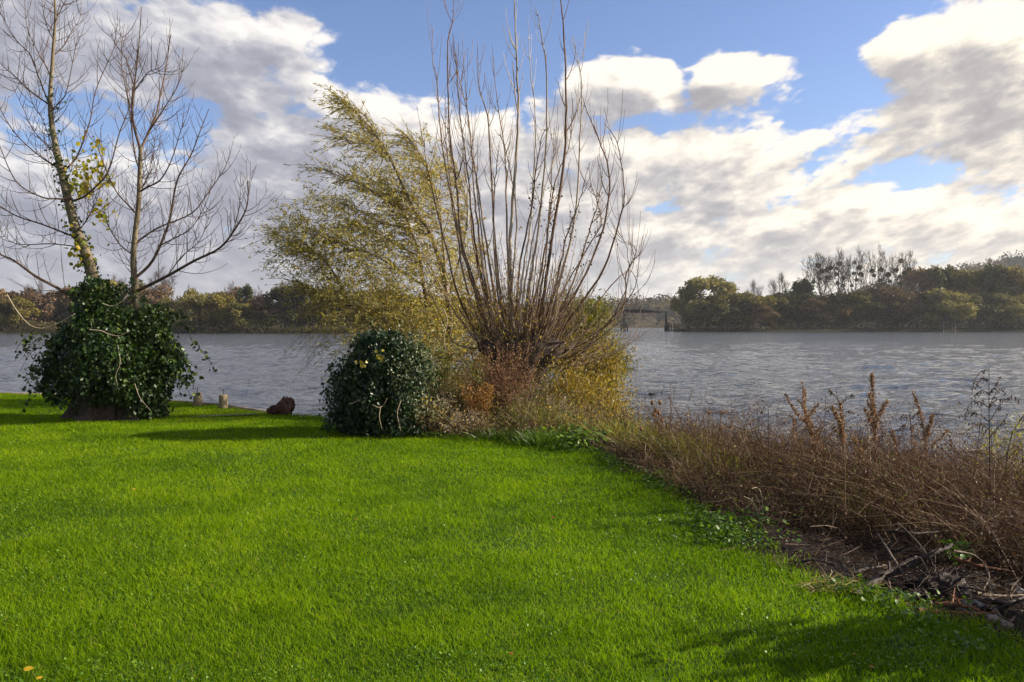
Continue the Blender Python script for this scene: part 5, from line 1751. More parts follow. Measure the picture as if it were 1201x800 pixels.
    # bush out of frame on the right: it throws the shade across the lawn's lower right corner
    b = np.array([4.25, 4.75, float(G(np.array([4.25]), np.array([4.75]))[0])])
    root = thing('bramble_bush', b, 'leafy bramble bush standing beyond the lower right corner, shading the lawn', 'bush')
    mt, mf = MB(), MB()
    for q in range(44):
        e = b + np.array([rng.normal() * .30, rng.normal() * .17, rng.uniform(.6, 1.5)])
        pth = smooth_path([b + rng.normal(size=3) * [.1, .1, 0], (b + e) / 2 + [0, 0, .2], e], 9)
        tube(mt, pth, np.linspace(.009, .003, 9), 4, .5)
        m = 190
        ii = rng.integers(2, 9, m)
        ln = rng.uniform(.06, .10, m)
        leaves(mf, pth[ii] + rng.normal(size=(m, 3)) * .11, rng.normal(size=(m, 3)), rng.normal(size=(m, 3)), ln, ln * .7, 'oval')
    part(mt, 'stems', m_stem, root)
    part(mf, 'foliage', m_n_global(), root)


def m_n_global():
    return leaf_mat('bramble_leaves', [(0, (0.02, 0.05, 0.01)), (1, (0.08, 0.13, 0.02))], .2, .4, .4)


# ------------------------------------------------------------------ lawn furniture: mooring posts, chunk of trunk, quay edge, leaves
def build_lawn_things():
    m_wood = stem_mat('weathered_post', [(0.25, (0.12, 0.09, 0.055)), (.5, (0.26, 0.20, 0.12)), (.85, (0.42, 0.34, 0.22))], 14, .8, (1, 1, .12))
    m_iron, nt, out = new_mat('rusty_iron')
    tc = nt.node('ShaderNodeTexCoord').outputs['Object']
    nt.put(out.inputs[0], principled(nt, nt.ramp(nt.noise(tc, 30, 4, .6), [(.3, (.05, .03, .022)), (.7, (.14, .08, .05))]), .7, .4))
    for px, Y, r, h, lab in ((232, 17.9, .088, .27, 'smaller left hand round timber mooring post with iron pin, at the quay edge'), (262, 17.25, .088, .285, 'slightly bigger right hand timber mooring post with iron pin, at the quay edge')):
        b = ground(px, None, Y)
        root = thing('mooring_post', b, lab, 'post', 'wooden mooring posts on the quay')
        m = MB()
        N = 20
        a = np.linspace(0, 2 * pi, N, endpoint=False)
        rows = []
        for z, k in ((-.05, 1.02), (.0, 1.02), (h * .5, 1.0), (h - .02, .98), (h - .006, .95), (h, .88), (h + .002, .4), (h + .002, .02)):
            rr = r * k * (1 + .025 * np.sin(a * 6 + z * 8) + .015 * np.sin(a * 11))
            rows.append(np.stack([b[0] + rr * np.cos(a), b[1] + rr * np.sin(a), np.full(N, b[2] + z)], 1))
        i = np.arange(len(rows) - 1)[:, None] * N
        j = np.arange(N)[None]
        k = (j + 1) % N
        m.add(np.concatenate(rows), None, np.stack([i + j, i + k, i + N + k, i + N + j], -1).reshape(-1, 4))
        part(m, 'post', m_wood, root)
        m = MB()
        tube(m, [b + [0, 0, h - .03], b + [0, 0, h + .125]], .009, 8)
        tube(m, [b + [-.025, 0, h + .10], b + [.025, 0, h + .10]], .005, 6)
        part(m, 'pin', m_iron, root)

    # chunk of old trunk
    b = ground(331, None, 16.1)
    m_ch = stem_mat('red_brown_rotting_wood', [(0.25, (0.032, 0.016, 0.012)), (.5, (0.095, 0.047, 0.034)), (.85, (0.20, 0.11, 0.08))], 8, .85, (1, 1, .4), 1.0)
    root = thing('tree_stump_chunk', b, 'dark red brown chunk of rotting stump on the lawn edge left of the ivy mound', 'stump')

    def lump(cx, cz, rx, rz, ry, seed):
        r2 = np.random.default_rng(seed)
        m = MB()
        u = np.linspace(0, 2 * pi, 24, endpoint=False)
        V = []
        for b_ in np.linspace(.05, pi - .05, 14):
            rr = 1 + .14 * np.sin(3 * u + b_ * 2) + .12 * np.sin(5 * u - b_ * 3) + .09 * np.sin(9 * u + b_) + .06 * r2.normal(size=24)
            V.append(np.stack([b[0] + cx + rx * rr * np.sin(b_) * np.cos(u), b[1] + ry * rr * np.sin(b_) * np.sin(u), b[2] + cz + rz * rr * np.cos(b_)], 1))
        i = np.arange(13)[:, None] * 24
        j = np.arange(24)[None]
        k = (j + 1) % 24
        m.add(np.concatenate(V), None, np.stack([i + j, i + 24 + j, i + 24 + k, i + k], -1).reshape(-1, 4), r2.random())
        return m
    part(lump(.06, .14, .15, .17, .16, 1), 'main_block', m_ch, root)
    part(lump(-.17, .08, .10, .09, .12, 2), 'side_block', m_ch, root)
    m = lump(.12, .24, .10, .08, .10, 3)
    part(m, 'top_knob', m_ch, root)

    # timber quay edge along the left bank, and the strip of bare trodden soil
    m_q = stem_mat('quay_timber', [(0.3, (0.10, 0.06, 0.045)), (.6, (0.22, 0.15, 0.115)), (.9, (0.34, 0.26, 0.21))], 5, .85, (.4, 1, 1))
    qp = np.array([(-4.75, 16.72), (-5.35, 17.3), (-6.15, 18.15), (-7.2, 18.85), (-9.1, 19.95), (-11.1, 20.9), (-14.1, 21.7), (-22, 23.0)])
    m = MB()
    for a, c in zip(qp[:-1], qp[1:]):
        d = (c - a) / np.linalg.norm(c - a)
        nrm = np.array([-d[1], d[0]]) * .05
        za, zc = -.02, -.02
        v = []
        for p in (a, c):
            for s_ in (-1, 1):
                for z in (-.75, .012):
                    v.append((p[0] + nrm[0] * s_, p[1] + nrm[1] * s_, z))
        m.add(v, None, [(0, 1, 5, 4), (2, 6, 7, 3), (1, 3, 7, 5), (0, 2, 3, 1), (4, 5, 7, 6)], rng.random())
    tag(m.build('quay_edge', m_q), 'low timber edging where the lawn drops to the river behind the mooring posts', 'quay edge')
    m = MB()
    pts = [(225, 490), (262, 489), (300, 487), (315, 484)]
    c = smooth_path([[(px - 600.5) / F * (1.7 * F / (py - 381)), 1.7 * F / (py - 381), 0] for px, py in pts], 40)
    wv = np.array([.05, .13, 0])
    off = wv * (.6 + .5 * rng.random(40))[:, None] * np.sin(np.linspace(.15, pi - .15, 40))[:, None]
    lo, hi = c - off, c + off
    for A_ in (lo, hi):
        A_[:, 2] = G(A_[:, 0], A_[:, 1]) + .035
    v = np.stack([lo, hi], 1).reshape(-1, 3)
    i = np.arange(39) * 2
    m.add(v, None, np.stack([i, i + 1, i + 3, i + 2], -1))
    mp_, nt, out = new_mat('trodden_path')
    tc = nt.node('ShaderNodeTexCoord').outputs['Object']
    nt.put(out.inputs[0], principled(nt, nt.ramp(nt.noise(tc, 12, 6, .7), [(.35, (.10, .085, .05)), (.6, (.24, .19, .14))]), .9, .2))
    tag(m.build('path', mp_), kind='structure')

    # fallen leaves one can pick out on the grass
    m_fl = leaf_mat('fallen_yellow_leaf', [(0, (0.48, 0.28, 0.015)), (1, (0.60, 0.40, 0.02))], .3, .5, .3, (1.1, 1, .5))
    m_or = leaf_mat('fallen_orange_leaf', [(0, (0.22, 0.09, 0.015)), (1, (0.34, 0.16, 0.03))], .3, .5, .3)
    for px, py, sz, mt, lab in ((33, 787, .045, m_fl, 'bright yellow fallen leaf in the bottom left corner of the lawn'), (46, 797, .030, m_fl, 'yellow fallen leaf on the bottom border, right of the corner one'), (157, 574, .036, m_fl, 'yellow fallen leaf alone on the lawn below the ivy covered tree'),
                                (649, 608, .036, m_or, 'orange fallen leaf on the lawn below the dark tussock'), (600, 770, .022, m_or, 'small orange leaf low in the middle of the lawn'), (1023, 786, .024, m_or, 'russet leaf in the shaded lower right of the lawn'),
                                (1003, 771, .020, m_or, 'little red leaf at the upper rim of the lower right shade'), (418, 610, .026, m_or, 'dull orange leaf on the mid lawn, below the ivy mound')):
        Y = 1.66 * F / (py - 381)
        x = (px - 600.5) / F * Y
        c = np.array([[x, Y, float(G(np.array([x]), np.array([Y]))[0]) + .055]])
        m = MB()
        leaves(m, c - [sz / 2, 0, 0], np.array([[1, .25, .1]]), np.array([[.1, -.45, 1.0]]), sz, sz * .7, 'oval')
        leaves(m, c - [sz / 2, 0, -.002], np.array([[.6, .9, .15]]), np.array([[-.2, -.35, 1.0]]), sz * .6, sz * .45, 'oval')
        tag(m.build('fallen_leaf', mt, origin=c[0]), lab, 'leaf', 'single fallen leaves on the lawn')


# ------------------------------------------------------------------ far shore
def leafy_proto(seed, lobes=20, per=210, spread=.36, low=.12, size=(.030, .055), pointed=0.0):
    """crown one unit high and about one unit wide made of many small leaf sprays"""
    r = np.random.default_rng(seed)
    global rng
    mb = MB()
    for q in range(lobes):
        a = r.uniform(0, 2 * pi)
        zc = r.uniform(low + .1, .86)
        env = spread * np.sqrt(max(.05, 1 - ((zc - .45) / .55) ** 2)) * (1 - pointed * zc)
        rad = env * r.random() ** .5
        c = np.array([rad * cos(a), rad * sin(a), zc])
        R = r.uniform(.10, .19) * (1 - .3 * zc)
        d = unit(r.normal(size=(per, 3)))
        p = c + d * R * r.uniform(.6, 1.12, (per, 1)) * np.array([1, 1, .85])
        ok = p[:, 2] > .02
        p, d = p[ok], d[ok]
        m = len(p)
        ln = r.uniform(*size, m)
        sv, rng = rng, r
        leaves(mb, p, r.normal(size=(m, 3)) + [0, 0, .1], d + r.normal(size=(m, 3)) * .7, ln, ln * .75, 'chip', np.clip(r.beta(2, 2, m) * .7 + r.normal() * .14 + .15, 0, 1))
        rng = sv
    return mb


def trunk_proto(seed):
    r = np.random.default_rng(seed)
    mb = MB()
    tube(mb, [(0, 0, -.08), (.01, 0, .2), (-.01, .01, .45), (.01, 0, .7)], [.028, .020, .015, .006], 6)
    for q in range(7):
        a = r.uniform(0, 2 * pi)
        z = r.uniform(.18, .5)
        e = np.array([.3 * cos(a), .3 * sin(a), z + r.uniform(.15, .35)])
        tube(mb, smooth_path([(0, 0, z), (e[0] * .4, e[1] * .4, z + (e[2] - z) * .6), e], 6), np.linspace(.010, .003, 6), 4)
    return mb


def bare_proto(seed, upright=.45, spread=.8, n0=8, first=.22, lean=0.0, tw=(.05, .10)):
    """bare crown one unit high: trunk with limbs in one mesh, fine twig spray in another"""
    r = np.random.default_rng(seed)
    global rng
    sv, rng = rng, r
    mb, mt = MB(), MB()
    tips = []
    trunk = smooth_path([(0, 0, -.05), (lean * .1, 0, .25), (r.normal() * .015 + lean * .25, 0, .55), (lean * .4, 0, .82)], 12)
    tube(mb, trunk, np.linspace(.022, .005, 12), 6)
    for q in range(n0):
        f = first + (.95 - first) * q / n0
        i = f * 11
        k = int(min(i, 10))
        p = trunk[k] + (trunk[k + 1] - trunk[k]) * (i - k)
        a = q * 2.4 + r.random()
        twig_tree(mb, p, [spread * cos(a), spread * sin(a), upright], .42 * (1 - .55 * (f - first)), .0085 * (1.1 - f * .6), 2, .55, .5, (4, 6), .55, 4, tips, .75, .0018, .4)
    P_ = np.array([t[0] for t in tips])
    D_ = np.array([t[1] for t in tips])
    rep = 5
    p = np.repeat(P_, rep, 0)
    d = np.repeat(D_, rep, 0) + r.normal(size=(len(p), 3)) * .55 + [0, 0, .2]
    ribbons(mt, p, d, r.uniform(*tw, len(p)), .0026, r.normal(size=(len(p), 3)) * .2, 1)
    rng = sv
    return mb, mt


def far_mats():
    M = {}
    defs = {
        'olive': [(0, (0.058, 0.060, 0.015)), (.5, (0.121, 0.113, 0.023)), (1, (0.234, 0.191, 0.036))],
        'dark olive': [(0, (0.043, 0.047, 0.013)), (.5, (0.086, 0.083, 0.018)), (1, (0.166, 0.140, 0.025))],
        'russet': [(0, (0.058, 0.040, 0.020)), (.5, (0.120, 0.080, 0.036)), (1, (0.21, 0.14, 0.06))],
        'gold': [(0, (0.085, 0.072, 0.018)), (.5, (0.175, 0.145, 0.03)), (1, (0.29, 0.23, 0.05))],
        'silvery': [(0, (0.108, 0.103, 0.036)), (.5, (0.225, 0.202, 0.063)), (1, (0.410, 0.331, 0.120))],
        'greyish': [(0, (0.094, 0.062, 0.038)), (.5, (0.176, 0.116, 0.068)), (1, (0.293, 0.199, 0.120))],
        'dark green': [(0, (0.023, 0.034, 0.013)), (.5, (0.047, 0.062, 0.020)), (1, (0.098, 0.108, 0.025))],
    }
    for k, st in defs.items():
        M[k] = leaf_mat('far_' + k.replace(' ', '_') + '_foliage', st, .3, .6, .2, (1.2, 1.15, .6))
    M['bark'] = stem_mat('far_bark', [(.2, (.035, .027, .022)), (.8, (.10, .08, .065))], 3)
    M['twig'] = leaf_mat('far_twigs', [(0, (.045, .030, .024)), (1, (.115, .080, .062))], .1, .8, .1)
    return M


def build_far():
    M = far_mats()
    protos = [leafy_proto(100 + i, 22, 260, .34 + .03 * (i % 3), .04 if i % 2 else .1) for i in range(6)]
    pm = []
    for i, p in enumerate(protos):
        o = p.build('crown', M['olive'])
        pm.append(o.data)
        bpy.data.objects.remove(o)
    tm = []
    for i in range(3):
        o = trunk_proto(300 + i).build('trunk', M['bark'], smooth=True)
        tm.append(o.data)
        bpy.data.objects.remove(o)
    bm_ = []
    for i in range(4):
        a, t = bare_proto(400 + i, .5, .8, 9, .2)
        oa, ot = a.build('trunk', M['bark']), t.build('twigs', M['twig'])
        bm_.append((oa.data, ot.data))
        bpy.data.objects.remove(oa)
        bpy.data.objects.remove(ot)
    pop = []
    for i in range(5):
        a, t = bare_proto(500 + i, .55, .95, 9, .40, (-.25, 0, .05, .1, .25)[i], (.04, .075))
        oa, ot = a.build('trunk', M['bark']), t.build('twigs', M['twig'])
        pop.append((oa.data, ot.data))
        bpy.data.objects.remove(oa)
        bpy.data.objects.remove(ot)

    def child(name, data, root, scale, mat=None, rot=0.0):
        o = bpy.data.objects.new(name, data)
        COL.objects.link(o)
        o.parent = root
        o.scale = scale
        o.rotation_euler = (0, 0, rot)
        if mat is not None:
            o.material_slots[0].link = 'OBJECT'
            o.material_slots[0].material = mat
        return o

    def tree(px, top, hw, Y, kind, col, label, foot=None, group=None, z0=-.35):
        x = (px - 600.5) / F * Y
        H = CAMZ + (381 - top) / F * Y - z0
        R = hw * Y / F
        nm = {'leafy': 'broadleaf_tree', 'bare': 'bare_tree', 'poplar': 'poplar', 'shrub': 'bank_shrub'}[kind]
        root = thing(nm, (x, Y, z0), label, 'tree' if kind != 'shrub' else 'bush', group)
        if kind in ('leafy', 'shrub'):
            k = rng.integers(6)
            child('crown', pm[k], root, (R / .27, R / .30, H * 1.16), M[col], rng.uniform(0, 6.28))
            if kind == 'leafy':
                child('trunk', tm[rng.integers(3)], root, (H * 1.1, H * 1.1, H), None, rng.uniform(0, 6.28))
        elif kind == 'bare':
            a, t = bm_[rng.integers(4)]
            rot = rng.uniform(0, 6.28)
            sc = (R / .40, R / .40, H / 1.02)
            child('trunk', a, root, sc, None, rot)
            child('twigs', t, root, sc, None, rot)
        return root, x, H, R

    L = [  # px, top, half width, distance, kind, colour, label
        (-25, 342, 26, 262, 'leafy', 'russet', 'russet far bank tree at the left border, behind the reach of the low bare limb'),
        (14, 341, 22, 256, 'leafy', 'russet', 'rusty brown bushy tree on the far bank near the left border'),
        (22, 353, 15, 249, 'leafy', 'gold', 'low yellowish tree in front of the rusty one at the left border'),
        (42, 331, 17, 272, 'bare', '', 'bare rounded tree poking above the russet wood left of the ivy covered tree'),
        (50, 343, 19, 258, 'leafy', 'greyish', 'grey brown twiggy tree left behind the ivy mass'),
        (76, 340, 18, 262, 'leafy', 'russet', 'reddish brown tree glimpsed left of the ivy topped stump'),
        (105, 338, 20, 264, 'leafy', 'greyish', 'dull grey brown tree straight behind the ivy topped stump'),
        (141, 325, 20, 270, 'bare', '', 'bare tree seen between the two slim stems'),
        (146, 331, 19, 262, 'leafy', 'olive', 'pale olive rounded tree between the two slim stems'),
        (190, 316, 27, 266, 'bare', '', 'tallest bare spreading tree of the left wood, right of the second stem'),
        (178, 340, 22, 258, 'leafy', 'greyish', 'grey brown bushy tree under the tallest spreading bare tree'),
        (208, 352, 16, 252, 'leafy', 'silvery', 'small pale willow low beside the ivy, above the mooring posts'),
        (234, 343, 19, 256, 'leafy', 'silvery', 'pale silvery willow rising above the left mooring post'),
        (226, 336, 13, 276, 'bare', '', 'slender bare tree poking up behind the pale silvery willow'),
        (260, 347, 16, 253, 'leafy', 'gold', 'golden tree above the right mooring post'),
        (279, 340, 15, 266, 'leafy', 'greyish', 'brownish tree between the golden tree and the dark evergreen'),
        (269, 332, 12, 280, 'bare', '', 'thin bare treetop behind the golden tree'),
        (286, 337, 8, 262, 'leafy', 'dark green', 'small dark evergreen standing out in the left wood'),
        (277, 356, 15, 250, 'leafy', 'olive', 'low olive tree at the waterline below the dark evergreen'),
        (302, 338, 14, 270, 'bare', '', 'bare brown tree just right of the dark evergreen'),
        (305, 352, 16, 254, 'leafy', 'greyish', 'grey brown tree at the waterline right of the evergreen'),
        (336, 330, 13, 282, 'bare', '', 'reddish bare treetop rising behind the big olive trees'),
        (334, 341, 22, 256, 'leafy', 'dark olive', 'big dark olive tree left of the willow crown, near the waterline'),
        (364, 336, 22, 258, 'leafy', 'olive', 'largest round olive tree of the left wood, partly behind the willow'),
        (396, 338, 22, 259, 'leafy', 'dark olive', 'dark olive tree seen through the lower left of the leafy willow'),
        (428, 342, 20, 264, 'leafy', 'olive', 'olive far tree behind the lower willow twigs'),
        (458, 345, 20, 270, 'leafy', 'russet', 'brown far tree hidden among the willow stems'),
        (490, 347, 20, 278, 'leafy', 'dark olive', 'dark far tree glimpsed between willow and pollard'),
        (522, 349, 20, 288, 'leafy', 'olive', 'far olive tree glimpsed through the left fan of the pollard'),
        (554, 352, 20, 300, 'leafy', 'greyish', 'grey far tree behind the left pollard shoots'),
        (588, 355, 20, 320, 'leafy', 'dark olive', 'dark far tree right behind the pollard shoots'),
        # right bank
        (808, 338, 14, 322, 'leafy', 'silvery', 'pale drooping willow at the left end of the right bank wood'),
        (830, 331, 24, 318, 'leafy', 'silvery', 'big grey green willow forming the left shoulder of the right bank wood'),
        (842, 350, 18, 310, 'leafy', 'dark olive', 'dark olive tree at the waterline right under the big grey green willow'),
        (853, 329, 14, 328, 'bare', '', 'small half bare tree with orange tint right of the big grey green willow'),
        (858, 348, 18, 314, 'leafy', 'olive', 'olive tree below the small half bare one'),
        (884, 330, 15, 332, 'bare', '', 'bare grey tree in the gap left of the rounded bare tree'),
        (878, 346, 20, 316, 'leafy', 'gold', 'yellowish bushy tree below the grey bare one'),
        (893, 360, 14, 308, 'leafy', 'russet', 'low rusty tree at the waterline below the yellowish one'),
        (914, 321, 19, 324, 'bare', '', 'rounded reddish bare tree left of the mistletoe poplars'),
        (908, 348, 18, 316, 'leafy', 'olive', 'olive tree at the foot of the rounded bare tree'),
        (936, 346, 20, 318, 'leafy', 'dark olive', 'dark tree left at the foot of the mistletoe poplars'),
        (945, 331, 13, 334, 'leafy', 'dark green', 'dark ivy clad tree on the left flank of the mistletoe poplars'),
        (962, 350, 20, 314, 'leafy', 'russet', 'brownish tree under the leftmost mistletoe poplar'),
        (986, 347, 18, 318, 'leafy', 'olive', 'olive tree under the middle of the poplar group'),
        (1010, 346, 20, 316, 'leafy', 'dark olive', 'dark tree under the right of the poplar group'),
        (1038, 338, 22, 322, 'leafy', 'greyish', 'grey brown tree right below the last poplar'),
        (1058, 343, 18, 314, 'leafy', 'russet', 'russet tree between the poplars and the green topped ones'),
        (1076, 322, 16, 334, 'leafy', 'greyish', 'twiggy grey tree behind the russet one'),
        (1103, 317, 15, 332, 'leafy', 'olive', 'tall green topped tree left of the slope of the hill'),
        (1118, 319, 14, 330, 'leafy', 'dark olive', 'tall dark olive tree touching the green topped one on its right'),
        (1092, 346, 18, 312, 'leafy', 'russet', 'russet bushy tree left of the pale dome willow'),
        (1114, 342, 21, 306, 'leafy', 'silvery', 'pale dome shaped willow above the small landing stage'),
        (1138, 320, 18, 328, 'leafy', 'gold', 'yellow brown tree behind the right shoulder of the pale dome willow'),
        (1142, 350, 15, 312, 'leafy', 'dark olive', 'dark shadowy tree close right of the pale dome willow'),
        (1163, 318, 19, 324, 'leafy', 'dark olive', 'dark tree under the foot of the wooded hill'),
        (1187, 320, 18, 322, 'leafy', 'gold', 'golden brown tree near the right border'),
        (1170, 346, 20, 312, 'leafy', 'olive', 'olive tree at the waterline near the right border'),
        (1216, 322, 22, 324, 'leafy', 'olive', 'olive tree cut by the right border'),
        (1196, 360, 12, 306, 'leafy', 'silvery', 'small pale bush tree at the waterline by the right border'),
        (1226, 348, 22, 314, 'leafy', 'russet', 'russet tree just off the right border'),
    ]
    for px, top, hw, Y, kind, col, lab in L:
        tree(px, top, hw, Y, kind, col, lab, group='trees of the left far wood' if px < 700 else 'trees of the right bank wood')
    # poplars with mistletoe
    mist = MB()
    r = np.random.default_rng(9)
    n = 420
    d = unit(r.normal(size=(n, 3)))
    leaves(mist, d * r.uniform(.3, 1, (n, 1)) * .8, d + r.normal(size=(n, 3)) * .5, r.normal(size=(n, 3)), .34, .2, 'chip')
    o = mist.build('mistletoe', M['dark green'])
    md = o.data
    bpy.data.objects.remove(o)
    for i, (px, top, hw, Y, lab, balls) in enumerate([
        (966, 301, 24, 322, 'mistletoe poplar leaning left, leftmost and widest of the bare poplars', [(-8, 312), (-2, 318), (4, 316), (9, 314), (-4, 327), (6, 326), (-14, 331)]),
        (984, 297, 17, 320, 'tall mistletoe poplar, second from the left of the bare group', [(-3, 315), (3, 309), (-6, 322), (4, 326), (-1, 332), (5, 335)]),
        (1003, 296, 17, 324, 'middle poplar of the bare group, heavy dark ivy and mistletoe on its trunk', [(0, 308), (5, 314), (-2, 321), (2, 328), (-3, 335), (6, 322)]),
        (1028, 296, 16, 322, 'straight poplar with the clearest bare trunk, second from the right of the group', [(-6, 318), (-2, 323), (8, 316), (3, 329)]),
        (1052, 298, 21, 320, 'rightmost poplar of the bare group with many dark mistletoe balls', [(4, 306), (-3, 317), (13, 316), (10, 320), (-1, 325), (-9, 322), (5, 332), (-6, 330)])]):
        x = (px - 600.5) / F * Y
        H = CAMZ + (381 - top) / F * Y + .35
        R = hw * Y / F
        root = thing('poplar', (x, Y, -.35), lab, 'tree', 'bare poplars with mistletoe')
        a, t = pop[i]
        sc = (R / .30, R / .32, H / 1.02)
        child('trunk', a, root, sc)
        child('twigs', t, root, sc)
        for dx, py in balls:
            q = child('mistletoe', md, root, (rng.uniform(.75, 1.15),) * 3)
            q.location = (dx * Y / F, rng.normal() * 1.0, CAMZ + (381 - py) / F * Y + .35)

    # scrub along the waterline, far bank ground, hill
    m = MB()
    for (p0, p1, Y0, Y1, hh) in ((-60, 420, 244, 250, 2.4), (420, 640, 250, 318, 2.4), (790, 1250, 303, 309, 2.6)):
        n = int((p1 - p0) * 42)
        u = rng.random(n)
        px = p0 + (p1 - p0) * u
        Y = Y0 + (Y1 - Y0) * (u if p0 == 420 else rng.random(n)) + rng.uniform(0, 3, n)
        x = (px - 600.5) / F * Y
        z = -.75 + rng.random(n) ** 1.5 * hh * (.4 + 1.3 * vnoise(x, Y, .12))
        ln = rng.uniform(.3, .75, n)
        leaves(m, np.stack([x, Y, z], 1), rng.normal(size=(n, 3)) + [0, 0, .6], rng.normal(size=(n, 3)), ln, ln * .5, 'chip', np.clip(rng.beta(2, 2, n) * .6 + (vnoise(x, Y, .09) - .3) * .8, 0, 1))
    tag(m.build('far_bank_scrub', leaf_mat('far_bank_scrub', [(0, (.022, .022, .010)), (.5, (.055, .048, .018)), (.8, (.11, .085, .03)), (1, (.16, .12, .04))], .25, .6, .2)), 'low reeds and scrub fringing the far banks at the waterline', 'scrub', kind='stuff')

    mg, nt, out = new_mat('far_bank_earth')
    tc = nt.node('ShaderNodeTexCoord').outputs['Object']
    nt.put(out.inputs[0], principled(nt, nt.ramp(nt.noise(tc, .4, 6, .6), [(.35, (.018, .016, .010)), (.6, (.05, .045, .022))]), .95, .1))
    for nm, pl in (('left_bank_land', [(-700, 236), (-170, 243), (-60, 246), (-20, 262), (0, 300), (14, 342), (14, 420), (-900, 420)]), ('right_bank_land', [(64, 322), (72, 309), (90, 302), (200, 301), (700, 290), (900, 420), (75, 420), (63, 345)])):
        pl = np.array(pl, float)
        cen = pl.mean(0)
        rows = []
        for k, z in ((1.0, -3.0), (1.0, -.95), (.985, -.35), (.9, .2), (.5, .5)):
            rows.append(np.column_stack([cen + (pl - cen) * k, np.full(len(pl), z)]))
        N = len(pl)
        mb = MB()
        i = np.arange(4)[:, None] * N
        j = np.arange(N)[None]
        k = (j + 1) % N
        mb.add(np.concatenate(rows + [np.array([[*cen, .5]])]), np.array([[4 * N + a, 4 * N + (a + 1) % N, 5 * N] for a in range(N)]), np.stack([i + j, i + k, i + N + k, i + N + j], -1).reshape(-1, 4))
        tag(mb.build(nm, mg), kind='structure')

    # wooded hill
    xs = np.arange(-900, 1500, 3.2)
    ys = np.concatenate([np.arange(700, 1010, 3.4), [1050, 1150, 1400]])
    hp = [(-1e4, 366), (300, 366), (600, 361), (700, 358), (740, 357), (790, 355), (860, 355), (940, 352), (1010, 345), (1060, 333), (1120, 320), (1160, 312), (1201, 303), (1300, 282), (1500, 262), (1e4, 262)]

    def hillz(x, y):
        px = 600.5 + x / 900 * F
        ridge = CAMZ + (381 - np.interp(px, [a for a, b in hp], [b for a, b in hp])) / F * 900 - 8
        t = np.clip((y - 700) / 210, 0, 1)
        prof = t * t * (3 - 2 * t)
        fall = np.clip((y - 945) / 260, 0, 1)
        prof = prof * (1 - .85 * fall)
        base = -1.2 + (ridge + 1.2) * prof
        # crowns: domes of uneven size on a jittered grid
        cell = 8.5
        ix, iy = np.floor(x / cell).astype(int), np.floor(y / cell).astype(int)
        best = np.zeros_like(x)
        for a in (-1, 0, 1):
            for b in (-1, 0, 1):
                jx, jy = ix + a, iy + b
                h1, h2, h3 = _h[jx % 64, jy % 64], _h[(jx * 7 + 3) % 64, (jy * 5 + 11) % 64], _h[(jx * 3 + 9) % 64, (jy * 11 + 1) % 64]
                cx, cy = (jx + .15 + .7 * h1) * cell, (jy + .15 + .7 * h2) * cell
                R = 4.0 + 3.2 * h3
                dd = 1 - ((x - cx) ** 2 + (y - cy) ** 2) / R ** 2
                best = np.maximum(best, np.sqrt(np.clip(dd, 0, 1)) * (3.5 + 6.5 * h3))
        return base + best * np.clip(t * 3, .0, 1) + fbm(x, y, .3, 2) * 2.0 * t

    v, f = sheet(xs, ys, hillz)
    tone = np.clip(fbm(v[:, 0], v[:, 1], .05, 3) * .8 + .35 * vnoise(v[:, 0], v[:, 1], .13), 0, 1)
    mh, nt, out = new_mat('wooded_hillside')
    tc = nt.node('ShaderNodeTexCoord').outputs['Object']
    f2 = nt.m('ADD', nt.m('MULTIPLY', nt.noise(tc, .22, 6, .7), .6), nt.m('MULTIPLY', attr(nt), .5))
    nt.put(out.inputs[0], principled(nt, nt.ramp(f2, [(.3, (.030, .028, .018)), (.5, (.062, .050, .028)), (.65, (.095, .070, .036)), (.8, (.11, .10, .03))]), .95, .05, bump(nt, nt.noise(tc, .9, 5, .7), 1.0, 2.0)))
    tag(MB().add(v, None, f, tone).build('hill', mh), kind='structure')

    # the woods on the slope and behind the banks: sprays of leaves too far off to count
    m = MB()
    nc, per = 3400, 34
    x = rng.uniform(-620, 900, nc)
    y = rng.uniform(712, 938, nc)
    R = rng.uniform(2.6, 5.6, nc)
    c = np.stack([x, y, hillz(x, y) + R * rng.uniform(.3, .9, nc)], 1)
    d = unit(rng.normal(size=(nc, per, 3)))
    p = c[:, None] + d * R[:, None, None] * rng.uniform(.6, 1.1, (nc, per, 1)) * [1, 1, 1.15]
    ln = rng.uniform(1.4, 3.0, nc * per)
    tone = np.clip((fbm(x, y, .03, 3) - .42) * 1.6 + .40 + rng.normal(0, .22, nc), 0, 1)
    leaves(m, p.reshape(-1, 3), rng.normal(size=(nc * per, 3)) + [0, 0, .5], d.reshape(-1, 3) + rng.normal(size=(nc * per, 3)) * .5, ln, ln * .7, 'chip', np.clip(np.repeat(tone, per) + rng.normal(0, .08, nc * per), 0, 1))
    tag(m.build('hill_wood', leaf_mat('hill_wood', [(0, (.014, .012, .008)), (.4, (.045, .034, .018)), (.7, (.10, .070, .030)), (1, (.17, .13, .035))], .2, .8, .1)), 'bare brown and olive wood covering the far hillside', 'wood', kind='stuff')
    m = MB()
    for (p0, p1, Ya, Yb, t0, t1) in ((-70, 470, 272, 300, 346, 347), (470, 640, 290, 330, 352, 360), (812, 1260, 330, 350, 345, 338)):
        n = int((p1 - p0) * 60)
        px = rng.uniform(p0, p1, n)
        Y = rng.uniform(Ya, Yb, n)
        x = (px - 600.5) / F * Y
        top = CAMZ + (381 - np.interp(px, [p0, p1], [t0, t1])) / F * Y - 2.5 + 6.0 * (vnoise(x, Y, .11) - .5) + 3.0 * (vnoise(x, Y, .35) - .5)
        z = -.5 + (top + .5) * rng.random(n) ** .6
        ln = rng.uniform(.45, 1.1, n)
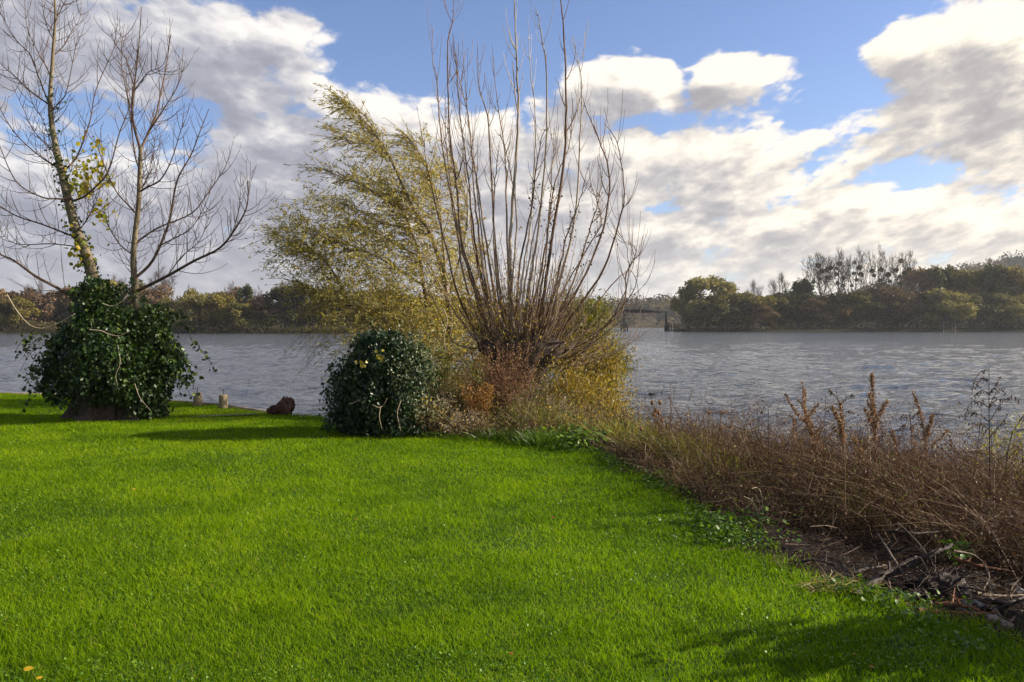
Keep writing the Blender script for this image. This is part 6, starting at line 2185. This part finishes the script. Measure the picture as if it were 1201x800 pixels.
        leaves(m, np.stack([x, Y, z], 1), rng.normal(size=(n, 3)) + [0, 0, .7], rng.normal(size=(n, 3)), ln, ln * .55, 'chip', np.clip(rng.beta(2, 2, n) * .6 + (vnoise(x, Y, .07) - .3) * .9, 0, 1))
    tag(m.build('far_wood', leaf_mat('far_wood', [(0, (.034, .028, .015)), (.4, (.075, .058, .026)), (.7, (.12, .085, .035)), (1, (.17, .135, .04))], .25, .7, .15)), 'brown and olive wood filling the gaps behind the far bank trees', 'wood', kind='stuff')

    # river gantry on pile clusters
    Y = 335.0
    m_d = stem_mat('dark_gantry_steel', [(.2, (.008, .008, .009)), (.8, (.022, .019, .019))], 1)
    m_p = stem_mat('dark_tarred_piles', [(.2, (.010, .008, .008)), (.8, (.035, .026, .022))], 1)
    xl, xr, xm = (732 - 600.5) / F * Y, (781.5 - 600.5) / F * Y, (640 - 600.5) / F * Y
    zt = CAMZ + (381 - 364) / F * Y
    root = thing('river_gantry', (xl, Y, WATER_Z), 'dark horizontal gantry beam on two legs over the far channel', 'gantry')
    m = MB()
    def boxm(m, x0, x1, y0, y1, z0, z1):
        m.add([(x, y, z) for x in (x0, x1) for y in (y0, y1) for z in (z0, z1)], None, [(0, 1, 3, 2), (4, 6, 7, 5), (0, 4, 5, 1), (2, 3, 7, 6), (0, 2, 6, 4), (1, 5, 7, 3)])
    boxm(m, xl - .9, xr + .5, Y - .9, Y - .6, zt - .95, zt + .40)
    boxm(m, xl - .9, xr + .5, Y + .6, Y + .9, zt - .95, zt + .40)
    for q in range(15):
        xx = xl - .6 + (xr - xl) * q / 14.0
        boxm(m, xx - .08, xx + .08, Y - .62, Y + .62, zt - .05, zt + .12)
    part(m, 'beam', m_d, root)
    m = MB()
    for yy in (-.75, .75):
        tube(m, [(xl - .9, Y + yy, zt + 1.15), (xr + .5, Y + yy, zt + 1.15)], .05, 4)
        for q in range(9):
            xx = xl - .9 + (xr - xl + 1.4) * q / 8
            tube(m, [(xx, Y + yy, zt + .2), (xx, Y + yy, zt + 1.15)], .04, 4)
    part(m, 'handrail', m_d, root)
    for xx in (xl, xr):
        m = MB()
        for yy in (-.7, .7):
            boxm(m, xx - .32, xx + .32, Y + yy - .15, Y + yy + .15, WATER_Z - 2, zt - .45)
        part(m, 'leg', m_d, root)
    for xx, lab in ((xl - .2, 'cluster of dark mooring piles under the left leg of the gantry'), (xr + .3, 'cluster of dark mooring piles under the right leg of the gantry')):
        r2 = thing('mooring_dolphin', (xx, Y - 2.2, WATER_Z), lab, 'mooring piles', 'pile clusters in the far channel')
        for dx, dy, h in ((-1.15, .2, 2.5), (-.35, -.5, 3.3), (.35, .3, 3.1), (1.15, -.1, 2.7), (.0, .9, 3.4)):
            m = MB()
            tube(m, [(xx + dx * 1.1, Y - 2.2 + dy, WATER_Z - 2), (xx + dx * 1.03, Y - 2.2 + dy, WATER_Z + 1), (xx + dx, Y - 2.2 + dy, WATER_Z + h)], .26, 8)
            part(m, 'pile', m_p, r2)
        m = MB()
        boxm(m, xx - 1.5, xx + 1.5, Y - 2.95, Y - 2.75, WATER_Z + 1.55, WATER_Z + 1.95)
        part(m, 'crossbeam', m_p, r2)
    # landing stage
    Y = 302.0
    x0, x1 = (1104 - 600.5) / F * Y, (1118.5 - 600.5) / F * Y
    zt = CAMZ + (381 - 375) / F * Y
    root = thing('landing_stage', (x0, Y, WATER_Z), 'small dark framed landing stage on the right far bank under the pale dome willow', 'landing stage')
    m = MB()
    boxm(m, x0, x1, Y - 1.2, Y + 1.2, zt - .25, zt)
    part(m, 'deck', m_p, root)
    m_lg = stem_mat('grey_stage_post', [(.2, (.09, .085, .08)), (.8, (.19, .18, .17))], 1)
    for xx in (x0 + .3, x1 - .1):
        for yy in (-1.0, 1.0):
            m = MB()
            tube(m, [(xx + (.35 if xx > x0 + 1 else -.1), Y + yy, WATER_Z - 2), (xx, Y + yy, zt - .25)], .13, 6)
            part(m, 'leg', m_lg, root)
    m = MB()
    for zz in (zt - 1.6, zt - 3.0):
        boxm(m, x0 + .3, x1 - .1, Y - 1.12, Y - .98, zz - .12, zz + .12)
    part(m, 'brace', m_p, root)


def build_haze():
    D = float(os.environ.get('HAZE', '0.00013'))
    if D <= 0:
        return
    x0, x1, y0, y1, z0, z1 = -9500, 9500, -9500, 9500, -4.5, 130
    mb = MB()
    mb.add([(x, y, z) for x in (x0, x1) for y in (y0, y1) for z in (z0, z1)], None, [(0, 1, 3, 2), (4, 6, 7, 5), (0, 4, 5, 1), (2, 3, 7, 6), (0, 2, 6, 4), (1, 5, 7, 3)])
    m, nt, out = new_mat('haze_air')
    v = nt.node('ShaderNodeVolumePrincipled')
    v.inputs['Color'].default_value = (.86, .9, .97, 1)
    v.inputs['Density'].default_value = D
    v.inputs['Anisotropy'].default_value = 0.3
    nt.put(out.inputs['Volume'], v.outputs[0])
    tag(mb.build('haze', m), 'faint blue grey autumn haze over the river', 'haze', kind='stuff')


import time
_t = time.time()
for fn in (build_ground, build_water, build_lawn, build_ivy_tree, build_ivy_mound, build_leafy_willow, build_pollard, build_scrub, build_undergrowth, build_right_bank, build_lawn_things, build_far, build_haze):
    if fn.__name__ in os.environ.get('SKIP', '').split(','):
        continue
    fn()
    if os.environ.get('TIMING'):
        print(fn.__name__, round(time.time() - _t, 1))
